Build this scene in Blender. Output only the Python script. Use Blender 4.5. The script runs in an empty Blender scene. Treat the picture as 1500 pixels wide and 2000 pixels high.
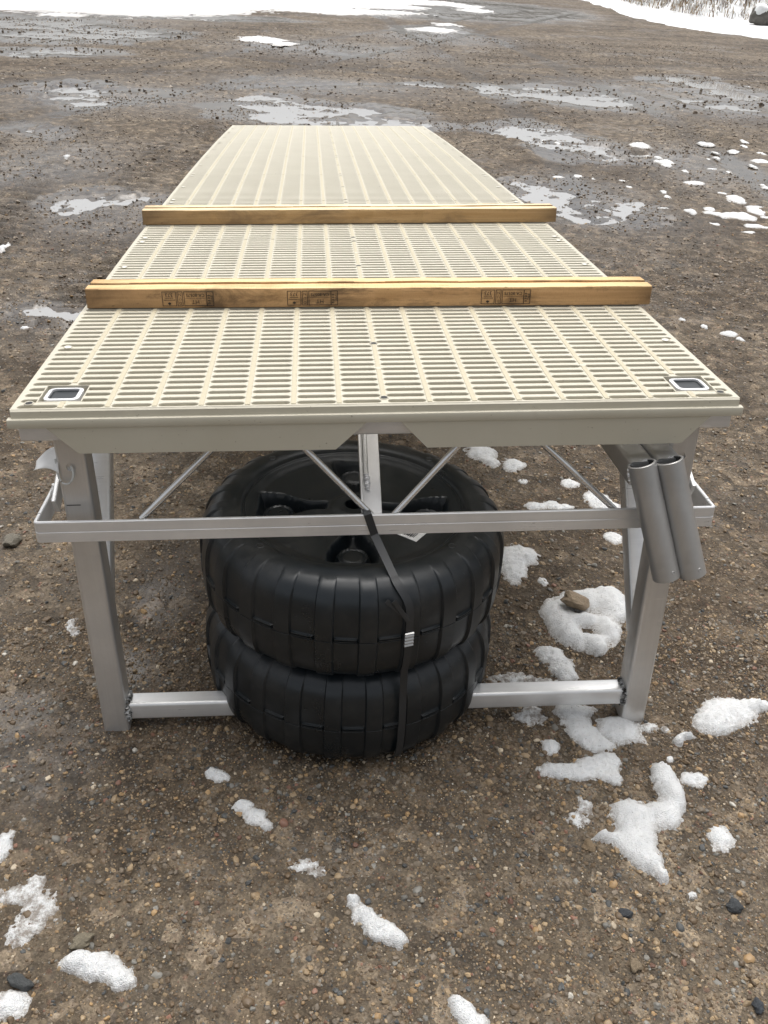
import bpy, bmesh, math, random
import numpy as np
from mathutils import Matrix, Vector

random.seed(7); np.random.seed(7)
S = bpy.context.scene
COL = S.collection

# ------------------------------------------------------------------ camera, sky, sun, exposure
cam_d = bpy.data.cameras.new('camera')
cam = bpy.data.objects.new('camera', cam_d); COL.objects.link(cam); S.camera = cam
cam_d.sensor_fit = 'VERTICAL'; cam_d.sensor_height = 24.0; cam_d.sensor_width = 18.0
cam_d.lens = 21.0; cam_d.clip_start = 0.02; cam_d.clip_end = 2000
CW = (-0.126719, -1.361153, 1.381608)
MW = ((0.9965215, 0.0833358, 0.0003549), (-0.0707826, 0.8441479, 0.5314171), (0.0439865, -0.5295937, 0.8471102))
cam.matrix_world = Matrix(((MW[0][0], MW[0][2], -MW[0][1], CW[0]), (MW[1][0], MW[1][2], -MW[1][1], CW[1]),
                           (MW[2][0], MW[2][2], -MW[2][1], CW[2]), (0, 0, 0, 1)))
world = bpy.data.worlds.new('World'); S.world = world; world.use_nodes = True
wn, wl = world.node_tree.nodes, world.node_tree.links
bg = wn['Background']
sky = wn.new('ShaderNodeTexSky'); sky.sky_type = 'NISHITA'; sky.sun_disc = False
SUN_EL, SUN_ROT = math.radians(69), math.radians(12)
sky.sun_elevation = SUN_EL; sky.sun_rotation = SUN_ROT
sky.air_density = 1.0; sky.dust_density = 6.0; sky.ozone_density = 1.0
hsv = wn.new('ShaderNodeHueSaturation'); hsv.inputs['Saturation'].default_value = 0.22
wl.new(sky.outputs[0], hsv.inputs['Color']); wl.new(hsv.outputs[0], bg.inputs['Color'])
bg.inputs['Strength'].default_value = 0.15
sun_d = bpy.data.lights.new('sun', 'SUN'); sun_d.energy = 1.25; sun_d.angle = math.radians(75); sun_d.color = (1.0, 0.97, 0.93)
sun = bpy.data.objects.new('sun', sun_d); COL.objects.link(sun)
sd = Vector((math.sin(SUN_ROT) * math.cos(SUN_EL), math.cos(SUN_ROT) * math.cos(SUN_EL), math.sin(SUN_EL)))
sun.rotation_euler = sd.to_track_quat('Z', 'Y').to_euler(); sun.location = (0, -3, 8)
S.view_settings.view_transform = 'Standard'; S.view_settings.look = 'None'
S.view_settings.exposure = 0.33; S.view_settings.gamma = 1.0; S.view_settings.use_curve_mapping = False
S.cycles.max_bounces = 8; S.cycles.diffuse_bounces = 4; S.cycles.glossy_bounces = 4

# ------------------------------------------------------------------ measured layout (metres, ground frame)
SNOW=[
 ('large white snow clump with a tan stone set in its top, beside the right leg',0,0.05,[(0.58, 0.417, 0.0695, 0.044),(0.643, 0.429, 0.0404, 0.0447),(0.487, 0.35, 0.0388, 0.0703),(0.645, 0.366, 0.0395, 0.0385),(0.551, 0.335, 0.0492, 0.0247),(0.541, 0.25, 0.05, 0.0309),(0.604, 0.294, 0.0332, 0.0403),(0.557, 0.227, 0.0223, 0.019),(0.499, 0.281, 0.0315, 0.0354)]),
 ('tapering snow clump just behind the low cross bar, left of the right leg',0,0.03,[(0.432, 0.219, 0.0343, 0.0223),(0.454, 0.175, 0.0362, 0.0396),(0.457, 0.137, 0.0261, 0.0244)]),
 ('flat melting snow patch lying along the back of the low cross bar',1,0.015,[(0.331, 0.13, 0.0564, 0.0205),(0.39, 0.118, 0.0469, 0.0136)]),
 ('round snow patch poking out under the low cross bar',1,0.015,[(0.345, 0.019, 0.0303, 0.0343)]),
 ('long snow patch under the right end of the low cross bar',0,0.025,[(0.447, 0.027, 0.051, 0.0223),(0.446, -0.019, 0.0333, 0.0306),(0.46, -0.052, 0.0351, 0.0298),(0.478, -0.074, 0.0326, 0.0205)]),
 ('smooth rounded snow mound at the foot of the right leg',0,0.04,[(0.529, -0.032, 0.0556, 0.046)]),
 ('thin slushy snow scrap right of the mound at the right leg foot',1,0.012,[(0.599, -0.026, 0.0224, 0.0156),(0.633, -0.033, 0.0089, 0.0109)]),
 ('small fuzzy snow ball between the black wheels and the mound by the right leg',0,0.02,[(0.372, -0.075, 0.0194, 0.0259)]),
 ('three joined snow lobes in front of the right leg',0,0.025,[(0.368, -0.139, 0.0376, 0.0231),(0.438, -0.135, 0.0337, 0.0303),(0.483, -0.118, 0.0277, 0.0282),(0.402, -0.149, 0.025, 0.0162),(0.482, -0.162, 0.0209, 0.019)]),
 ('faint slushy snow smear below the three joined lobes',1,0.008,[(0.404, -0.23, 0.014, 0.0276),(0.382, -0.259, 0.0217, 0.0194)]),
 ('largest foreground snow patch with a pointed lower tail and a spur to the left',0,0.045,[(0.489, -0.26, 0.0418, 0.047),(0.475, -0.32, 0.0444, 0.0326),(0.488, -0.362, 0.0284, 0.0224),(0.504, -0.391, 0.0112, 0.0131),(0.421, -0.304, 0.0232, 0.0094),(0.556, -0.255, 0.0321, 0.034),(0.585, -0.181, 0.0292, 0.0353),(0.585, -0.146, 0.0212, 0.0196),(0.59, -0.217, 0.0184, 0.0289)]),
 ('small oval snow lump right of the largest foreground patch',0,0.02,[(0.646, -0.169, 0.0284, 0.0208)]),
 ('round snow ball near the right picture edge below the oval lump',0,0.025,[(0.644, -0.309, 0.0256, 0.0317)]),
 ('slug shaped snow drift at the right edge, beyond the right leg foot',0,0.04,[(0.794, 0.015, 0.0637, 0.0469),(0.739, -0.022, 0.0408, 0.0321),(0.864, 0.032, 0.0351, 0.0172),(0.67, -0.055, 0.02, 0.0093),(0.648, -0.069, 0.011, 0.0137)]),
 ('tiny snow crumb above the largest foreground patch',0,0.012,[(0.613, -0.115, 0.0086, 0.0101)]),
 ('tiny snow flake on loose pebbles right of the pointed snow tail',1,0.01,[(0.544, -0.429, 0.011, 0.0085)]),
 ('small snow scrap on gravel just in front of the wheels, left',0,0.015,[(-0.319, -0.124, 0.014, 0.0156),(-0.298, -0.135, 0.0179, 0.0155)]),
 ('slanted oval snow lump in front of the wheels',0,0.025,[(-0.252, -0.206, 0.0193, 0.0169),(-0.226, -0.234, 0.0228, 0.0199),(-0.204, -0.257, 0.0113, 0.0103)]),
 ('faint slush streak on brown gravel at the centre foreground',1,0.008,[(-0.132, -0.341, 0.0291, 0.0147),(-0.11, -0.356, 0.0144, 0.0093)]),
 ('thick creamy snow lump broken in two at the bottom centre',0,0.035,[(-0.051, -0.415, 0.0123, 0.0127),(-0.034, -0.444, 0.0234, 0.0189),(-0.007, -0.471, 0.0274, 0.0203),(0.019, -0.491, 0.0186, 0.0144)]),
 ('snow piece cut by the left picture edge in the foreground',0,0.02,[(-0.669, -0.283, 0.0179, 0.0339)]),
 ('dirty slush patch with grit at the bottom left',1,0.01,[(-0.592, -0.354, 0.0156, 0.0146),(-0.618, -0.382, 0.0392, 0.0183),(-0.576, -0.417, 0.0319, 0.0351),(-0.595, -0.456, 0.0213, 0.0225)]),
 ('curved snow lump beside a tan stone at the bottom left',0,0.035,[(-0.495, -0.505, 0.0289, 0.0176),(-0.457, -0.517, 0.0384, 0.0242),(-0.415, -0.541, 0.0237, 0.0168)]),
 ('grainy snow patch in the bottom left corner',0,0.03,[(-0.581, -0.571, 0.0337, 0.0262)]),
 ('snow lump cut by the bottom picture edge',0,0.03,[(0.101, -0.596, 0.0144, 0.0121),(0.11, -0.612, 0.0191, 0.0174),(0.127, -0.633, 0.022, 0.017)]),
 ('small dirty snow scrap left of the left leg',1,0.01,[(-0.689, 0.34, 0.0119, 0.0234),(-0.673, 0.31, 0.0117, 0.0191)]),
 ('snow patch under the deck right of the tyre, nearest the fascia',0,0.03,[(0.437, 1.205, 0.0547, 0.0538),(0.463, 1.136, 0.0268, 0.0277)]),
 ('snow lump behind the second truss rod under the deck',0,0.03,[(0.528, 1.126, 0.037, 0.0484)]),
 ('small snow blob midway under the right half of the deck',0,0.02,[(0.684, 1.009, 0.0295, 0.0327)]),
 ('snow blob beside the right outer truss rod',0,0.025,[(0.747, 0.905, 0.0398, 0.0619),(0.771, 0.87, 0.0315, 0.0365)]),
 ('low snow streak just above the front rail, right of the wheels',0,0.015,[(0.546, 0.875, 0.0312, 0.0268),(0.599, 0.884, 0.0251, 0.0241),(0.638, 0.87, 0.025, 0.018)]),
 ('snow lump below the front rail near the pipe brackets',0,0.02,[(0.738, 0.704, 0.0268, 0.0327)]),
 ('tall snow patch hugging the right side of the upper wheel',0,0.03,[(0.44, 0.617, 0.0483, 0.0548),(0.412, 0.546, 0.0332, 0.0614),(0.468, 0.617, 0.0313, 0.0299)]),
 ('tiny snow crumb right of the upper wheel',0,0.012,[(0.485, 0.499, 0.0137, 0.0184)]),
 ('tiny snow dot behind the truss rods',0,0.012,[(0.54, 1.021, 0.0147, 0.0163)]),
 ('bright ice patch on the far yard beyond the deck',0,0.03,[(-0.992, 16.156, 0.3872, 0.6974),(-0.626, 15.645, 0.2829, 0.5656)]),
 ('oval snow lump on bare gravel right of the nearer timber',0,0.02,[(1.749, 2.342, 0.0388, 0.0347)]),
 ('tiny snow crumb right of the oval lump, by the right picture edge',0,0.02,[(1.775, 2.275, 0.0168, 0.0271)]),
 ('tiny snow speck on gravel beside the deck edge, left of the oval lump',0,0.02,[(1.595, 2.518, 0.015, 0.022)]),
 ('small snow dot between the deck edge and the oval lump',0,0.02,[(1.671, 2.435, 0.0148, 0.0215)]),
 ('small snow scrap on mud left of the nearer timber',0,0.02,[(-1.281, 2.242, 0.0263, 0.0238)]),
 ('white snow lump on mud left of the far deck half',0,0.02,[(-1.892, 5.753, 0.0323, 0.0755)]),
 ('pale dirty ice lump at the left picture edge',0,0.02,[(-1.689, 3.393, 0.0201, 0.0849)]),
]
MID=[(2.816, 6.95, 0.1014, 0.162),(2.004, 7.226, 0.0253, 0.0554),(2.1, 7.091, 0.025, 0.0811),(2.724, 6.496, 0.0479, 0.0978),(2.797, 6.42, 0.0381, 0.0724),(2.799, 6.272, 0.0938, 0.0935),(2.773, 6.144, 0.0553, 0.0681),(1.754, 5.629, 0.0498, 0.0577),(1.921, 5.689, 0.0336, 0.0786),(2.026, 5.578, 0.0333, 0.0768),(2.239, 5.572, 0.0336, 0.0387),(2.22, 5.346, 0.0244, 0.0549),(2.427, 5.192, 0.0241, 0.0534),(2.411, 5.048, 0.0276, 0.0686),(2.249, 4.675, 0.0484, 0.0462),(2.854, 5.92, 0.0315, 0.065),(2.805, 5.545, 0.0772, 0.0792),(3.246, 6.45, 0.0292, 0.0744),(3.549, 7.231, 0.0699, 0.1179),(3.461, 6.824, 0.0307, 0.0813),(3.68, 6.909, 0.0626, 0.0835),(3.876, 7.189, 0.0433, 0.0891),(3.969, 7.386, 0.0333, 0.1239),(3.915, 6.878, 0.0419, 0.112),(3.73, 6.462, 0.0895, 0.1275),(3.559, 6.245, 0.0337, 0.0966),(3.151, 6.061, 0.0556, 0.0681),(3.236, 5.976, 0.0276, 0.0672),(3.355, 6.533, 0.0296, 0.0762),(3.332, 5.546, 0.0219, 0.0613),(3.313, 5.44, 0.0345, 0.0597),(2.886, 5.234, 0.0413, 0.0554),(2.889, 4.983, 0.0719, 0.1215),(2.874, 5.074, 0.0323, 0.0532),(2.408, 4.623, 0.0521, 0.0767),(2.585, 4.713, 0.0455, 0.0794),(2.551, 4.598, 0.0559, 0.0769),(2.685, 4.545, 0.1193, 0.1223),(2.951, 4.798, 0.0781, 0.0665),(2.911, 4.665, 0.0688, 0.0962),(2.897, 4.514, 0.0448, 0.0615),(2.462, 4.313, 0.0392, 0.0424),(2.735, 4.265, 0.0788, 0.0711),(2.609, 4.131, 0.0488, 0.0407)]
PUD=[(1.731, 7.716, 0.212, 0.1818),(1.954, 7.482, 0.2348, 0.233),(2.159, 7.523, 0.2111, 0.4139),(2.223, 7.19, 0.2556, 0.4435),(2.271, 6.829, 0.246, 0.3349),(2.387, 6.44, 0.1887, 0.1666),(1.419, 5.338, 0.1381, 0.1411),(1.501, 5.027, 0.1901, 0.261),(1.587, 4.783, 0.2029, 0.276),(1.731, 4.658, 0.1456, 0.3282),(1.89, 4.607, 0.1455, 0.2669),(1.764, 4.406, 0.1404, 0.1252),(5.366, 12.134, 0.4005, 0.6781),(5.42, 11.356, 0.4203, 0.7363),(4.683, 10.017, 0.3674, 0.297),(2.26, 10.548, 0.2824, 0.4503),(2.75, 10.595, 0.3613, 0.4077),(2.976, 10.207, 0.4235, 0.4348),(3.455, 10.119, 0.2481, 0.4831),(2.145, 10.799, 0.179, 0.311),(-0.353, 8.634, 0.4323, 0.2787),(-0.044, 8.142, 0.5749, 0.3821),(0.491, 7.862, 0.465, 0.2125),(-0.677, 8.911, 0.2179, 0.3291),(0.377, 8.571, 0.3304, 0.2082),(-4.119, 15.349, 0.752, 0.7331),(-3.658, 16.336, 0.821, 0.8148),(-3.591, 13.024, 0.4948, 0.2759),(-3.886, 12.538, 0.1997, 0.2595),(-1.559, 4.345, 0.1253, 0.2304),(-1.461, 4.461, 0.1221, 0.1852),(-1.222, 4.516, 0.1558, 0.1073),(-2.259, 6.623, 0.1387, 0.1629),(-2.365, 6.722, 0.0997, 0.1191),(-1.23, 2.53, 0.1301, 0.0537),(-1.127, 2.457, 0.0857, 0.039),(-1.303, 2.474, 0.0639, 0.0329),(-2.541, 9.088, 0.3097, 0.4551),(-2.299, 8.417, 0.194, 0.2011),(1.318, 10.894, 0.2106, 0.1554),(2.794, 6.463, 0.1441, 0.0974),(2.044, 4.765, 0.0748, 0.0937),(-5.147, 17.491, 0.946, 0.926),(3.024, 30.785, 2.9857, 3.2764),(2.566, 20.219, 0.5535, 0.7595),(-3.172, 21.252, 1.5549, 0.6494)]
FAR=[(-6.925, 24.474, 1.8654, 3.4071),(-5.263, 24.773, 2.141, 3.4595),(-3.864, 26.585, 2.0857, 4.9234),(-2.399, 28.836, 2.2156, 3.9935),(-0.845, 32.371, 2.9839, 5.6923),(-3.977, 22.929, 0.8229, 1.3063),(-2.85, 23.411, 0.8714, 1.1614),(-5.137, 19.834, 0.3254, 0.433),(-6.712, 21.908, 0.718, 0.6952),(1.499, 32.593, 1.523, 1.8044),(0.38, 26.432, 0.7327, 0.7303),(1.747, 26.101, 1.1247, 0.7184),(-0.171, 25.525, 0.5156, 0.6834),(2.603, 20.524, 0.4782, 0.6242),(3.083, 22.033, 0.308, 0.5337),(4.944, 29.561, 0.6051, 0.9225),(5.011, 31.891, 0.5665, 0.8835),(2.286, 29.57, 1.1168, 1.2091),(0.624, 25.247, 0.7993, 0.896),(-0.175, 28.007, 1.1861, 1.3523),(3.603, 33.212, 1.3481, 1.5103)]
BANDLO=[(12.68, 54.84),(11.39, 42.12),(10.68, 35.03),(9.57, 28.75),(9.73, 27.11),(9.91, 24.75),(10.14, 22.91),(10.66, 21.73),(10.82, 19.55)]
BANDHI=[(15.63, 58.45),(13.43, 44.09),(11.82, 35.63),(11.98, 32.74),(11.89, 29.61),(12.48, 28.65),(13.05, 27.73),(13.23, 27.44),(13.85, 25.56)]
STONES=[(0.536, 0.405, 0.0371, 0.0282),(-0.493, -0.473, 0.018, 0.0128),(-0.573, -0.537, 0.0235, 0.0111),(-0.916, 0.687, 0.0213, 0.0355),(0.611, -0.454, 0.0146, 0.0136),(0.415, -0.458, 0.0125, 0.009),(0.578, -0.625, 0.0099, 0.0139),(0.387, -0.322, 0.0124, 0.0126),(0.402, -0.549, 0.011, 0.0144),(-0.219, -0.27, 0.0037, 0.0045)]
WETS=[(-0.62, -0.101, 0.1284, 0.1074),(-0.697, 0.01, 0.0826, 0.0894),(-0.254, -0.073, 0.1236, 0.0274),(-0.029, -0.12, 0.154, 0.033),(-0.453, 0.477, 0.0765, 0.1293),(-0.475, 0.192, 0.0682, 0.069),(-0.112, -0.352, 0.0725, 0.0625),(-1.335, 4.123, 0.4408, 0.4772),(-1.116, 2.407, 0.2559, 0.1909),(1.75, 4.731, 0.4456, 0.6102),(3.098, 6.093, 0.422, 0.6852),(-1.914, 5.334, 0.4119, 0.5097),(-2.502, 8.906, 0.5632, 0.8084),(-1.831, 8.901, 0.6862, 0.6576),(-4.982, 19.152, 1.6264, 1.9009),(0.264, 15.14, 1.1519, 1.0742),(-0.027, 10.248, 0.9705, 0.6454),(-2.039, 5.864, 0.4034, 0.4279),(-2.392, 6.668, 0.3189, 0.3297),(3.945, 10.47, 0.9068, 1.0349),(-1.363, 2.458, 0.1271, 0.1177),(4.781, 9.639, 0.5741, 0.8453),(2.32, 18.164, 1.1133, 1.0033)]


# ------------------------------------------------------------------ helpers
def tag(o, label=None, cat=None, group=None, kind=None):
    if label: o['label'] = label
    if cat: o['category'] = cat
    if group: o['group'] = group
    if kind: o['kind'] = kind
    return o

class MB:
    def __init__(s): s.v = []; s.f = []
    def add(s, vs, fs):
        n = len(s.v); s.v += [tuple(v) for v in vs]; s.f += [tuple(i + n for i in f) for f in fs]; return n
    def box(s, x0, x1, y0, y1, z0, z1):
        s.add([(x0,y0,z0),(x1,y0,z0),(x1,y1,z0),(x0,y1,z0),(x0,y0,z1),(x1,y0,z1),(x1,y1,z1),(x0,y1,z1)],
              [(0,3,2,1),(4,5,6,7),(0,1,5,4),(1,2,6,5),(2,3,7,6),(3,0,4,7)])
    def loft(s, rings, closed=True, cap=True):
        n = len(rings[0]); b = s.add([p for r in rings for p in r], [])
        for i in range(len(rings) - 1):
            for j in range(n if closed else n - 1):
                k = (j + 1) % n
                s.f.append((b+i*n+j, b+i*n+k, b+(i+1)*n+k, b+(i+1)*n+j))
        if cap:
            s.f.append(tuple(b + j for j in reversed(range(n)))); m = b + (len(rings)-1)*n
            s.f.append(tuple(m + j for j in range(n)))
    def rod(s, p0, p1, r, n=12, cap=True):
        p0, p1 = Vector(p0), Vector(p1); d = (p1 - p0).normalized(); u = d.orthogonal().normalized(); w = d.cross(u)
        rings = [[p + u*(r*math.cos(a)) + w*(r*math.sin(a)) for a in [2*math.pi*i/n for i in range(n)]] for p in (p0, p1)]
        s.loft(rings, True, cap)
    def rtube(s, p0, p1, w, h, rad, up, cap=True, n=4):
        """solid bar of rounded rectangular section from p0 to p1; w along side, h along up"""
        p0, p1, up = Vector(p0), Vector(p1), Vector(up); d = (p1-p0).normalized(); side = d.cross(up).normalized(); up = side.cross(d)
        ring = rrect(w, h, rad, n)
        s.loft([[p + side*a + up*b for a, b in ring] for p in (p0, p1)], True, cap)
    def mesh(s, name, sharp=35):
        me = bpy.data.meshes.new(name); me.from_pydata(s.v, [], s.f)
        bm = bmesh.new(); bm.from_mesh(me); bmesh.ops.recalc_face_normals(bm, faces=bm.faces); bm.to_mesh(me); bm.free()
        if sharp is not None:
            me.polygons.foreach_set('use_smooth', [True]*len(me.polygons)); me.set_sharp_from_angle(angle=math.radians(sharp))
        me.update(); return me
    def build(s, name, mat, parent=None, sharp=35):
        return link(name, s.mesh(name, sharp), mat, parent)

def link(name, me, mat, parent=None):
    if mat and not me.materials: me.materials.append(mat)
    o = bpy.data.objects.new(name, me); COL.objects.link(o)
    if parent: o.parent = parent
    return o
def empty(name, mat4=None):
    o = bpy.data.objects.new(name, None); COL.objects.link(o); o.empty_display_size = .1
    if mat4 is not None: o.matrix_world = mat4
    return o
def rrect(w, h, rad, n=4):
    out = []
    for cx, cy, a0 in ((w/2-rad, h/2-rad, 0), (-w/2+rad, h/2-rad, 90), (-w/2+rad, -h/2+rad, 180), (w/2-rad, -h/2+rad, 270)):
        for i in range(n+1):
            a = math.radians(a0 + 90*i/n); out.append((cx + rad*math.cos(a), cy + rad*math.sin(a)))
    return out

def pnoise(x, y, seed=0):
    """2-D gradient noise on arrays, about -1..1"""
    x = np.asarray(x, float); y = np.asarray(y, float)
    xi = np.floor(x).astype(np.int64); yi = np.floor(y).astype(np.int64); xf = x - xi; yf = y - yi
    def g(ix, iy, dx, dy):
        h = (ix*374761393 + iy*668265263 + seed*974634777) & 0x7fffffff
        h = ((h ^ (h >> 13))*1274126177) & 0x7fffffff; h = h ^ (h >> 16)
        a = (h & 0xffff)/65536.0*2*np.pi
        return np.cos(a)*dx + np.sin(a)*dy
    u = xf*xf*xf*(xf*(xf*6-15)+10); v = yf*yf*yf*(yf*(yf*6-15)+10)
    a = g(xi,yi,xf,yf); b = g(xi+1,yi,xf-1,yf); c = g(xi,yi+1,xf,yf-1); d = g(xi+1,yi+1,xf-1,yf-1)
    return 1.5*((a*(1-u)+b*u)*(1-v) + (c*(1-u)+d*u)*v)
def fbm(x, y, o=4, seed=0):
    t = 0; a = 1; s = 0
    for i in range(o): t = t + a*pnoise(x*2**i, y*2**i, seed+i*17); s += a; a *= .5
    return t/s
def sstep(a, b, x):
    t = np.clip((x-a)/(b-a), 0, 1); return t*t*(3-2*t)

# ------------------------------------------------------------------ materials
class NT:
    def __init__(s, name):
        s.m = bpy.data.materials.new(name); s.m.use_nodes = True; s.n = s.m.node_tree.nodes; s.l = s.m.node_tree.links
        s.p = s.n['Principled BSDF']; s.tc = s.n.new('ShaderNodeTexCoord'); s.obj = s.tc.outputs['Object']
    def new(s, t, **k):
        nd = s.n.new(t)
        for a, b in k.items(): setattr(nd, a, b)
        return nd
    def put(s, sock, val):
        if hasattr(val, 'is_output'): s.l.new(val, sock)
        else: sock.default_value = val
    def mapping(s, scale=(1,1,1), rot=(0,0,0), src=None):
        m = s.new('ShaderNodeMapping'); s.l.new(src or s.obj, m.inputs[0]); m.inputs['Scale'].default_value = scale; m.inputs['Rotation'].default_value = rot
        return m.outputs[0]
    def noise(s, scale, detail=4, rough=.55, vec=None, col=False, dist=0):
        n = s.new('ShaderNodeTexNoise'); s.l.new(vec or s.obj, n.inputs['Vector'])
        n.inputs['Scale'].default_value = scale; n.inputs['Detail'].default_value = detail; n.inputs['Roughness'].default_value = rough; n.inputs['Distortion'].default_value = dist
        return n.outputs['Color' if col else 'Fac']
    def voro(s, scale, vec=None, out='Distance', feature='F1', rnd=1):
        n = s.new('ShaderNodeTexVoronoi'); n.feature = feature; s.l.new(vec or s.obj, n.inputs['Vector']); n.inputs['Scale'].default_value = scale; n.inputs['Randomness'].default_value = rnd
        return n.outputs[out]
    def ramp(s, fac, stops, interp='LINEAR'):
        r = s.new('ShaderNodeValToRGB'); s.l.new(fac, r.inputs[0]); e = r.color_ramp.elements; r.color_ramp.interpolation = interp
        while len(e) < len(stops): e.new(.5)
        for el, (p, c) in zip(e, stops): el.position = p; el.color = (c if len(c) == 4 else (*c, 1)) if hasattr(c, '__len__') else (c, c, c, 1)
        return r.outputs[0]
    def mix(s, fac, a, b, mode='MIX'):
        m = s.new('ShaderNodeMix', data_type='RGBA', blend_type=mode)
        s.put(m.inputs[0], fac); s.put(m.inputs[6], a if not isinstance(a, tuple) else (*a, 1)[:4]); s.put(m.inputs[7], b if not isinstance(b, tuple) else (*b, 1)[:4])
        return m.outputs[2]
    def math(s, op, a, b=0.0, c=0.0):
        m = s.new('ShaderNodeMath', operation=op)
        for i, v in enumerate((a, b, c)): s.put(m.inputs[i], v)
        return m.outputs[0]
    def bump(s, height, strength=.3, dist=.001, prev=None):
        b = s.new('ShaderNodeBump'); s.l.new(height, b.inputs['Height']); b.inputs['Strength'].default_value = strength; b.inputs['Distance'].default_value = dist
        if prev: s.l.new(prev, b.inputs['Normal'])
        s.l.new(b.outputs[0], s.p.inputs['Normal']); return b.outputs[0]
    def set(s, **k):
        for a, b in k.items():
            a = {'base':'Base Color','rough':'Roughness','metal':'Metallic','spec':'Specular IOR Level','ior':'IOR','sss':'Subsurface Weight','alpha':'Alpha','coat':'Coat Weight'}[a]
            s.put(s.p.inputs[a], (*b, 1) if isinstance(b, tuple) and len(b) == 3 else b)
        return s

def mat_plastic():
    t = NT('beige_plastic')
    n = t.noise(6, 5); d = t.noise(90, 3)
    c = t.mix(t.ramp(n, [(.3, 0.0), (.75, 1.0)]), (.53, .495, .392), (.585, .55, .448))
    c = t.mix(t.ramp(t.noise(22, 6, .7), [(.62, 0.0), (.80, .3)]), c, (.38, .345, .27))
    c = t.mix(t.ramp(t.noise(140, 3, .6), [(.70, 0.0), (.74, .6)]), c, (.16, .12, .08))
    t.set(base=c, rough=t.ramp(n, [(.3, .36), (.8, .5)]), spec=.5); t.bump(d, .12, .0006); return t.m
def mat_rib():
    t = NT('beige_textured_plastic'); t.set(base=(.50, .45, .325), rough=.6); t.bump(t.noise(700, 2), .5, .0006); return t.m
def mat_alu(name, base, r0, r1, axis=(3, 200, 200), dirt=.25, metal=.6):
    t = NT(name); v = t.mapping(axis); n = t.noise(1, 3, .6, v); b = t.noise(9, 5)
    c = t.mix(t.ramp(b, [(.45, 0.0), (.8, dirt)]), t.mix(n, tuple(x*.86 for x in base), base), tuple(x*.45 for x in base))
    t.set(base=c, metal=metal, rough=t.ramp(t.math('ADD', t.math('MULTIPLY', n, .5), t.math('MULTIPLY', b, .5)), [(.3, r0), (.7, r1)]))
    s1 = t.ramp(t.noise(1, 2, .5, t.mapping((14, 300, 60), (.3, .2, .5))), [(.72, 0.0), (.76, .35)]); s2 = t.ramp(t.noise(4, 6, .7), [(.42, .0), (.68, .35)])
    c = t.mix(s1, c, tuple(min(1, x*1.12) for x in base)); c = t.mix(s2, c, tuple(x*.62 for x in base)); t.set(base=c)
    t.bump(n, .08, .0004); return t.m
def mat_weld():
    t = NT('burnt_weld'); n = t.noise(120, 3); t.set(base=t.mix(t.ramp(n, [(.4, 0.0), (.6, 1.0)]), (.05, .048, .045), (.42, .42, .41)), metal=.9, rough=.38); t.bump(t.noise(260, 3), .6, .002); return t.m
def mat_black():
    t = NT('black_moulded_plastic'); b = t.noise(7, 6, .65); f = t.noise(60, 4)
    geo = t.new('ShaderNodeNewGeometry'); sx = t.new('ShaderNodeSeparateXYZ'); t.l.new(geo.outputs['Normal'], sx.inputs[0])
    dust = t.math('MULTIPLY', t.ramp(b, [(.46, 0.0), (.70, .42)]), t.ramp(f, [(.35, .2), (.65, 1.0)]))
    c = t.mix(dust, (.0075, .0115, .0145), (.07, .066, .06))
    scr = t.ramp(t.noise(1, 2, .5, t.mapping((18, 260, 90), (0, 0, .6))), [(.74, 0.0), (.77, .25)])
    c = t.mix(scr, c, (.10, .11, .11))
    t.set(base=c, rough=t.ramp(b, [(.35, .27), (.7, .50)]), spec=.55); t.bump(f, .12, .0008); return t.m
def mat_plain(name, base, rough=.5, **k):
    t = NT(name); n = t.noise(40, 4)
    t.set(base=t.mix(n, tuple(x*.88 for x in base), tuple(min(1, x*1.08) for x in base)), rough=rough, **k); return t.m
def mat_wood(name, c0, c1, c2, stain=.5):
    t = NT(name)
    g = t.noise(1, 6, .62, t.mapping((2.2, 70, 70)), dist=.6); g2 = t.noise(1, 3, .5, t.mapping((6, 420, 420)))
    c = t.mix(t.ramp(g, [(.30, 0.0), (.62, 1.0)]), c1, c0); c = t.mix(t.math('MULTIPLY', t.ramp(g2, [(.45, 0.0), (.7, 1.0)]), .35), c, c1)
    st = t.ramp(t.noise(1, 9, .72, t.mapping((6, 16, 16)), dist=.6), [(.485, 0.0), (.66, stain)]); gen = t.new('ShaderNodeSeparateXYZ'); t.l.new(t.tc.outputs['Generated'], gen.inputs[0]); en = t.ramp(gen.outputs[0], [(0, .85), (.05, .55), (.16, 0.0), (.90, 0.0), (.97, .35), (1, .7)]); st = t.math('MAXIMUM', st, t.math('MULTIPLY', en, t.ramp(t.noise(1, 5, .6, t.mapping((12, 30, 30))), [(.3, .25), (.6, 1.0)]))); c = t.mix(st, c, c2)
    sp = t.ramp(t.noise(1, 4, .7, t.mapping((30, 60, 60))), [(.66, 0.0), (.72, .7)]); c = t.mix(sp, c, (.05, .035, .02))
    saw = t.noise(1, 2, .5, t.mapping((420, 8, 160), (0, .5, 0)))
    c = t.mix(t.ramp(saw, [(.5, 0.0), (.75, .18)]), c, c2)
    kd = t.voro(1, t.mapping((3.1, 9, 9)), rnd=1); c = t.mix(t.ramp(kd, [(.0, .8), (.045, .75), (.09, 0.0)]), c, (.10, .05, .02))
    t.set(base=c, rough=.72, spec=.3); b1 = t.bump(saw, .25, .0008); t.bump(g, .35, .001, b1); return t.m
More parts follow.
